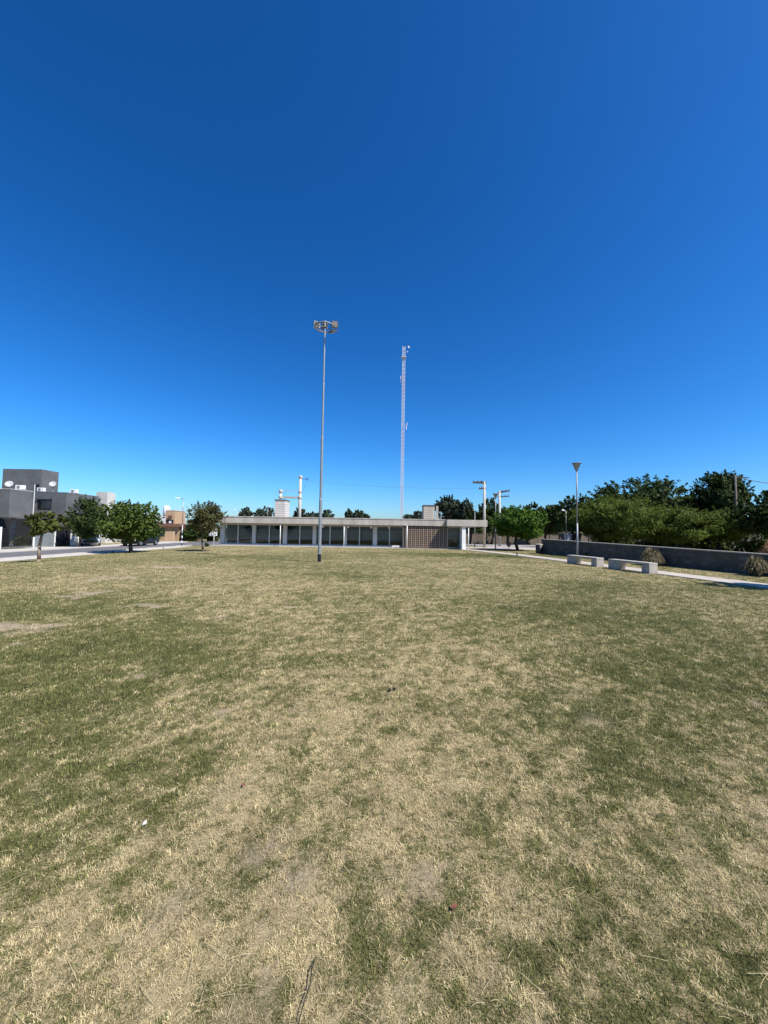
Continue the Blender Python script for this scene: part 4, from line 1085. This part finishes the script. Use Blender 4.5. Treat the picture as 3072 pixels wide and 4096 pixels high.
# far wood behind the boundary wall and beyond the houses
def wood(label, x0, x1, Y, h, n, seed, leaf=.34):
    r = np.random.default_rng(seed); k = 90
    cx = r.uniform(x0, x1, k); cy = r.uniform(Y - 2.5, Y + 2.5, k); hh = h * r.uniform(.55, 1.0, k)
    i = r.integers(0, k, n); e_ = r.normal(size=(n, 3)); e_ /= np.linalg.norm(e_, axis=1, keepdims=True); e_ *= (r.random(n) ** .5)[:, None]
    P = np.stack([cx[i] + e_[:, 0] * 2.0, cy[i] + e_[:, 1] * 1.6, hh[i] * (.5 + .5 * e_[:, 2]) - .5], 1)
    o = leaves_mesh('far_wood', P, leaf * (.6 + .8 * r.random(n)), M['leaf_c'], None, 1.3, 0, e_, seed, np.clip(.5 * (hh[i] / h) + .5 * r.random(n), 0, 1))
    return tag(o, label, 'wood', kind='stuff')
wood('dark wood closing the view behind the boundary wall', 13, 62, 80, 6.0, 26000, 301)
wood('low dark wood far behind the hall and the houses', -70, 14, 110, 3.4, 20000, 302, .5)
# hedge and shrubs
def shrub(name, label, loc, rx, ry, h, leaf, mt, n, seed, cat='shrub', group=None):
    t_ = thing(name, label, cat, loc, 0, group)
    P, out, cc, tone = crown_points(h * .5, rx, ry, h * .55, 30, n, seed, .35, 1.0)
    P[:, 2] = np.maximum(P[:, 2], .03)
    leaves_mesh('foliage', P, leaf * (.6 + .8 * np.random.default_rng(seed).random(len(P))), mt, t_, 1.3, 0, out, seed, tone)
    m = MB()
    for q in cc[:8]: m.bar((0, 0, -.05), tuple(q), .03, .01, 5)
    m.build('stem', M['barkdark'], t_)
    return t_
shrub('hedge', 'dense dark hedge beyond the cross street left of the hall', G(at(770, 2130, 61).x, 61.0), 2.4, .9, hz(770, 2096, 61) + .48, .30, M['leaf_c'], 3500, 81, 'hedge')
shrub('hedge', 'darker low hedge behind the white cabinet at the hall corner', G(at(845, 2130, 63).x, 63.0), 1.9, .9, hz(845, 2110, 63) + .48, .30, M['leaf_c'], 2600, 82, 'hedge')
shrub('garden_shrub', 'dark shrub with reddish leaves behind the mesh fence at left', G(-34.6, 37.0), .5, 1.3, 1.15, .12, M['leaf_y'], 1200, 83)
shrub('garden_shrub', 'small dark weed clump near the white post at hall left corner', gnd(826, 2186), .35, .3, .5, .09, M['leaf_c'], 350, 84)
for k, (px, Y, w_, h_, lab) in enumerate(((2430, 35.5, 2.6, 2.2, 'undergrowth coloured dark as shade below the widest feathery tree'), (2640, 34.5, 2.8, 2.2, 'undergrowth coloured dark as shade between the two larger feathery trees'), (2850, 33, 2.8, 2.3, 'undergrowth coloured dark as shade below the tallest dark tree'), (3040, 31, 2.4, 2.3, 'undergrowth coloured dark as shade at the right edge above the wall'))):
    shrub('undergrowth', lab, G(at(px, 2140, Y).x, Y), w_, 1.0, h_, .22, M['leaf_c'], 2600, 90 + k, 'shrub', 'undergrowth behind the low wall')  # leaf colour picked dark to stand in for shade under the crowns
def tuft(label, loc, h, spread, n, seed, mt):
    t_ = thing('grass_tuft', label, 'ornamental grass', loc, 0, 'dry ornamental grass clumps')
    r = np.random.default_rng(seed); V = []; rv = []; Fq = []
    for k in range(n):
        a = r.random() * 2 * math.pi; b0_ = r.random() ** .5 * spread * .45; q_ = r.random(); out_ = spread * (.1 + q_ * .85); hh = h * (.55 + .5 * r.random()) * (1.05 - .6 * q_)
        ca, sa = math.cos(a), math.sin(a); wv = .006 + .006 * r.random()
        pts = [(b0_, 0), (b0_ + out_ * .35, hh * .75), (b0_ + out_ * .8, hh), (b0_ + out_ * 1.15, hh * (1.05 - q_ * r.random() * .9))]
        i0 = len(V)
        for j, (rr_, zz) in enumerate(pts):
            ww = wv * (1.0, .9, .6, .15)[j] * 1.6
            V += [(ca * rr_ - sa * ww, sa * rr_ + ca * ww, zz), (ca * rr_ + sa * ww, sa * rr_ - ca * ww, zz)]; rv += [r.random()] * 2
        for j in range(3): Fq.append((i0 + 2*j, i0 + 2*j + 1, i0 + 2*j + 3, i0 + 2*j + 2))
    np_mesh('blades', np.array(V), np.array(Fq), mt, t_, {'rnd': ('FLOAT', np.array(rv))})
    MB().lathe([(spread * .3, -.03), (spread * .3, .02), (spread * .15, .06)], 10).build('root_crown', M['tuftbase'], t_)
M['tuftbase'] = mat('tuft_base', (.12, .08, .05), .95, .3, 20)
def wall_pt(px, py, off):
    """ground point in front of (off<0) or behind the low wall seen at this column"""
    k = (px - 1536) / F
    a = wl.x - k * wl.y; dd_ = dirw.x - k * dirw.y
    s_ = -a / dd_
    q = Vector((wl.x, wl.y)) + dirw * s_ + nrm * off
    return G(q.x, q.y)
tuft('bushy dry ornamental grass against the wall right of the benches', wall_pt(2648, 2250, -.7), .92, .5, 1500, 101, M['tuft'])
tuft('small dry grass wisp against the wall behind the first bench', wall_pt(2352, 2220, -.25), .42, .22, 200, 102, M['tuft'])
tuft('dry ornamental grass against the wall at the right edge', wall_pt(3064, 2300, -.55), .8, .42, 1100, 103, M['tuft'])
M['tuft_red'] = leaf_mat('red_tuft', (.12, .06, .03), (.36, .22, .12), .2)
tuft('reddish feathery grass showing above the wall coping at right', wall_pt(3040, 2200, 1.0), 1.5, .75, 900, 104, M['tuft_red'])

# ------------------------------------------------------------------ boundary walls and small buildings at back right
bw_ = thing('boundary_wall', 'long beige wall, darkened as tree shade, behind the row of dark boundary trees', 'wall', (20, 66, -.5))
MB().box(-9.5, 60, 0, .2, -.5, 1.95).build('wall_body', M['beigewall'], bw_)
MB().box(-9.5, 60, -.03, .23, 1.952, 2.02).build('coping', M['darkwall'], bw_)
m = MB()
for k in range(18): m.box(-9.5 + k * 3.6, -9.2 + k * 3.6, -.08, -.003, -.5, 1.94)
m.build('buttress', M['beigewall'], bw_)
gw = thing('garden_wall', 'garden wall coloured dark as shade, with thin pale coping, behind the feathery trees', 'wall', (24, 37.5, 0))
zc = hz(2750, 2122, 37.5)
MB().box(-4, 26, 0, .2, -.4, zc - .05).build('wall_body', M['darkwall'], gw)  # dark body colour fills in the deep shade behind the low wall
MB().box(-4, 26, -.04, .24, zc - .048, zc).build('coping', M['pale'], gw)
MB().box(9.2, 10.4, -.3, .3, zc + .002, zc + .28).build('meter_hood', M['pale'], gw)
gp = at(2272, 2150, 42); o_ = MB().box(-.28, .28, -.2, .2, -2.2, .1).box(-.33, .33, -.25, .25, .102, .2).build('gate_pier', M['pale']); o_.location = (gp.x, 42, gp.z + .2)
tag(o_, 'pale gate pier showing above the low wall left of the slender lamp', 'pillar')
sh = thing('garden_shed', 'small shed with thin brown roof behind the low wall', 'shed', G(at(2300, 2130, 46).x, 46))
MB().box(-.75, .75, 0, 2, 0, hz(2300, 2135, 46) - .02).build('wall', M['darkwall'], sh)
zz = hz(2300, 2133, 46); MB().hexa([(-1, -.3, zz - .05), (1, -.3, zz + .05), (1, 2.3, zz + .05), (-1, 2.3, zz - .05), (-1, -.3, zz + .04), (1, -.3, zz + .14), (1, 2.3, zz + .14), (-1, 2.3, zz + .04)]).build('roof', M['tan'], sh)

# ------------------------------------------------------------------ litter on the grass
p = gnd(577, 3306)
m = MB(); q = [(-.012, -.007, .012), (.008, -.010, .014), (.013, .005, .018), (-.005, .011, .013), (-.010, -.005, .022), (.006, -.007, .028), (.010, .005, .029), (-.003, .008, .025)]
m.hexa(q); o_ = m.build('litter_scrap', M['paper'], None, bevel=.003); o_.location = p; o_.rotation_euler = (0, 0, .6); tag(o_, 'crumpled white paper scrap lying in the foreground grass', 'litter')
p = gnd(1566, 2768)
r = random.Random(4); m = MB()
for k in range(5):
    cx, cy = r.uniform(-.03, .03), r.uniform(-.02, .02); s_ = r.uniform(.010, .02)
    m.lathe([(s_ * .5, 0), (s_, .3 * s_), (s_ * .9, s_), (s_ * .35, 1.5 * s_)], 7, (cx, cy, .015))
o_ = m.build('soil_clod', M['soil']); o_.location = p; tag(o_, 'dark soil clod lying in the middle of the lawn', 'clod')

p = gnd(1230, 3980)
m = MB(); m.tube([(.012, .105, .014), (.004, .06, .026), (.006, .01, .022), (-.004, -.05, .028), (-.012, -.09, .015)], [.0018, .0022, .0022, .002, .0012], 6)
o_ = m.build('twig', M['barkdark']); o_.location = p; tag(o_, 'thin dark twig lying in the nearest grass', 'twig')
M['deadleaf'] = mat('dead_leaf', (.17, .055, .035), .8, .3, 40)
for px, py, a_, lab in ((1816, 3646, .4, 'small reddish dead leaf in the near grass right of the twig'), (972, 3152, 1.7, 'tiny reddish leaf in the grass right of the white paper')):
    m = MB(); m.hexa([(-.016, 0, .016), (0, -.008, .018), (.018, 0, .022), (0, .009, .02), (-.015, 0, .019), (0, -.007, .023), (.017, 0, .026), (0, .008, .025)])
    o_ = m.build('fallen_leaf', M['deadleaf']); o_.location = gnd(px, py); o_.rotation_euler = (0, 0, a_); tag(o_, lab, 'leaf')
# ------------------------------------------------------------------ grass
def grass():
    def sample(n):
        # distance law: density falls as the blades get small in view
        u = rng.random(n)
        d = (.6 ** .3 + u * (36.0 ** .3 - .6 ** .3)) ** (1 / .3)
        x = (d * 1.12 + .9) * (rng.random(n) * 2 - 1)
        return x, d
    x, y = sample(2100000)
    keep = (x > -21.8) & (x < 15) & ~((np.abs(y) > 35.9) & (x > -16.3) & (x < 8))
    # keep off the path
    for k in range(len(PATH) - 1):
        a = np.array(PATH[k]); c = np.array(PATH[k + 1]); ab = c - a
        tq = np.clip(((x - a[0]) * ab[0] + (y - a[1]) * ab[1]) / (ab @ ab), 0, 1)
        keep &= np.hypot(x - a[0] - tq * ab[0], y - a[1] - tq * ab[1]) > .70
    x, y = x[keep], y[keep]
    dry, bare = lawn_fields(x, y)
    gap = vnoise(x, y, .05, 81) * .6 + vnoise(x, y, .022, 82) * .4
    k2 = (rng.random(len(x)) > bare * .95) & ((gap > .30) | (rng.random(len(x)) < .5))
    x, y, dry = x[k2], y[k2], dry[k2]
    n = len(x); z = zt(x, y)
    sc_ = np.clip((y / 2.0) ** .55, .8, 4.0)
    tuft_ = vnoise(x, y, .035, 77) * .6 + vnoise(x, y, .016, 78) * .4
    isdry = rng.random(n) * .40 + ((tuft_ - .5) * 1.6 + .5) * .60 < np.clip(dry * .82 - .02, .05, .74)
    L = (.009 + .017 * rng.random(n)) * np.where(isdry, .95, 1.0) * (.55 + .95 * vnoise(x, y, .045, 79)) * np.clip(sc_, .8, 1.7)
    wd = (.0007 + .0008 * rng.random(n)) * sc_ * np.where(isdry, 1.0, 1.15)
    az_ = rng.random(n) * 2 * np.pi
    lean = np.where(isdry, .7 + .75 * rng.random(n), .2 + .9 * rng.random(n))
    dx_, dy_ = np.cos(az_), np.sin(az_)
    up1 = np.cos(lean * .5); o1 = np.sin(lean * .5); up2 = np.cos(np.minimum(lean * 1.2, 1.6)); o2 = np.sin(np.minimum(lean * 1.2, 1.6))
    B = np.stack([x, y, z - .003], 1)
    dirh = np.stack([dx_, dy_, np.zeros(n)], 1); side = np.stack([-dy_, dx_, np.zeros(n)], 1)
    Mid = B + dirh * (o1 * L * .5)[:, None]; Mid[:, 2] += up1 * L * .5
    Tip = Mid + dirh * (o2 * L * .5)[:, None]; Tip[:, 2] += up2 * L * .5
    W = wd[:, None]
    V = np.stack([B - side * W, B + side * W, Mid + side * W * .8, Mid - side * W * .8, Tip + side * W * .15, Tip - side * W * .15], 1).reshape(-1, 3)
    i = np.arange(n)[:, None] * 6
    FC = np.concatenate([i + np.array([0, 1, 2, 3]), i + np.array([3, 2, 4, 5])], 1).reshape(-1, 4)
    r1_ = rng.random((n, 1)); r2_ = rng.random((n, 1))
    straw = np.array((.34, .25, .115)) * (1 - r1_) + np.array((.80, .66, .38)) * r1_
    green = np.array((.078, .088, .023)) * (1 - r1_) + np.array((.232, .235, .072)) * r1_
    mixc = np.where(isdry[:, None], straw, green)
    mixc = mixc * (1 - .25 * r2_) + np.array((.22, .19, .09)) * .25 * r2_
    tint = (.69 + .64 * vnoise(x, y, .03, 91)) * (.82 + .36 * vnoise(x, y, .11, 92))
    mixc = np.clip(mixc * np.where(y < 9, tint, .5 * tint + .5)[:, None], 0, .85)
    colr = np.concatenate([mixc, np.ones((n, 1))], 1)
    colr = np.repeat(colr, 6, 0)
    # long pale runners lying on the turf
    nr_ = 1700
    xs, ys = sample(nr_ * 2); kk = (ys < 9) & (np.abs(xs) < 10); xs, ys = xs[kk][:nr_], ys[kk][:nr_]
    RV, RF, RC = [], [], []
    base = len(V)
    for k in range(len(xs)):
        a = rng.normal(.35, .9); ln = rng.uniform(.03, .10); cv = rng.normal(0, .28); ww = rng.uniform(.0005, .0009) * max(1, (ys[k] / 2) ** .5)
        px_, py_ = xs[k], ys[k]; pz0 = float(zt(px_, py_)) + rng.uniform(.006, .016)
        c0 = rng.uniform(.8, 1.15); i0 = base + len(RV)
        for j in range(5):
            s_ = j / 4; ang_ = a + cv * s_; zz = pz0 + .004 * math.sin(s_ * 3.1)
            RV += [(px_ - math.sin(ang_) * ww, py_ + math.cos(ang_) * ww, zz), (px_ + math.sin(ang_) * ww, py_ - math.cos(ang_) * ww, zz)]
            RC += [(.56 * c0, .46 * c0, .26 * c0, 1)] * 2
            px_ += math.cos(ang_) * ln / 4; py_ += math.sin(ang_) * ln / 4
        for j in range(4): RF.append((i0 + 2*j, i0 + 2*j + 1, i0 + 2*j + 3, i0 + 2*j + 2))
    V = np.concatenate([V, np.array(RV)]); FC = np.concatenate([FC, np.array(RF)]); colr = np.concatenate([colr, np.array(RC)])
    o = np_mesh('grass', V, FC, attr_mat('grass_blade', 'col', .7, .25), None, {'col': ('FLOAT_COLOR', colr)})
    tag(o, 'short dry lawn grass mixed green and straw', 'grass', kind='stuff')
grass()
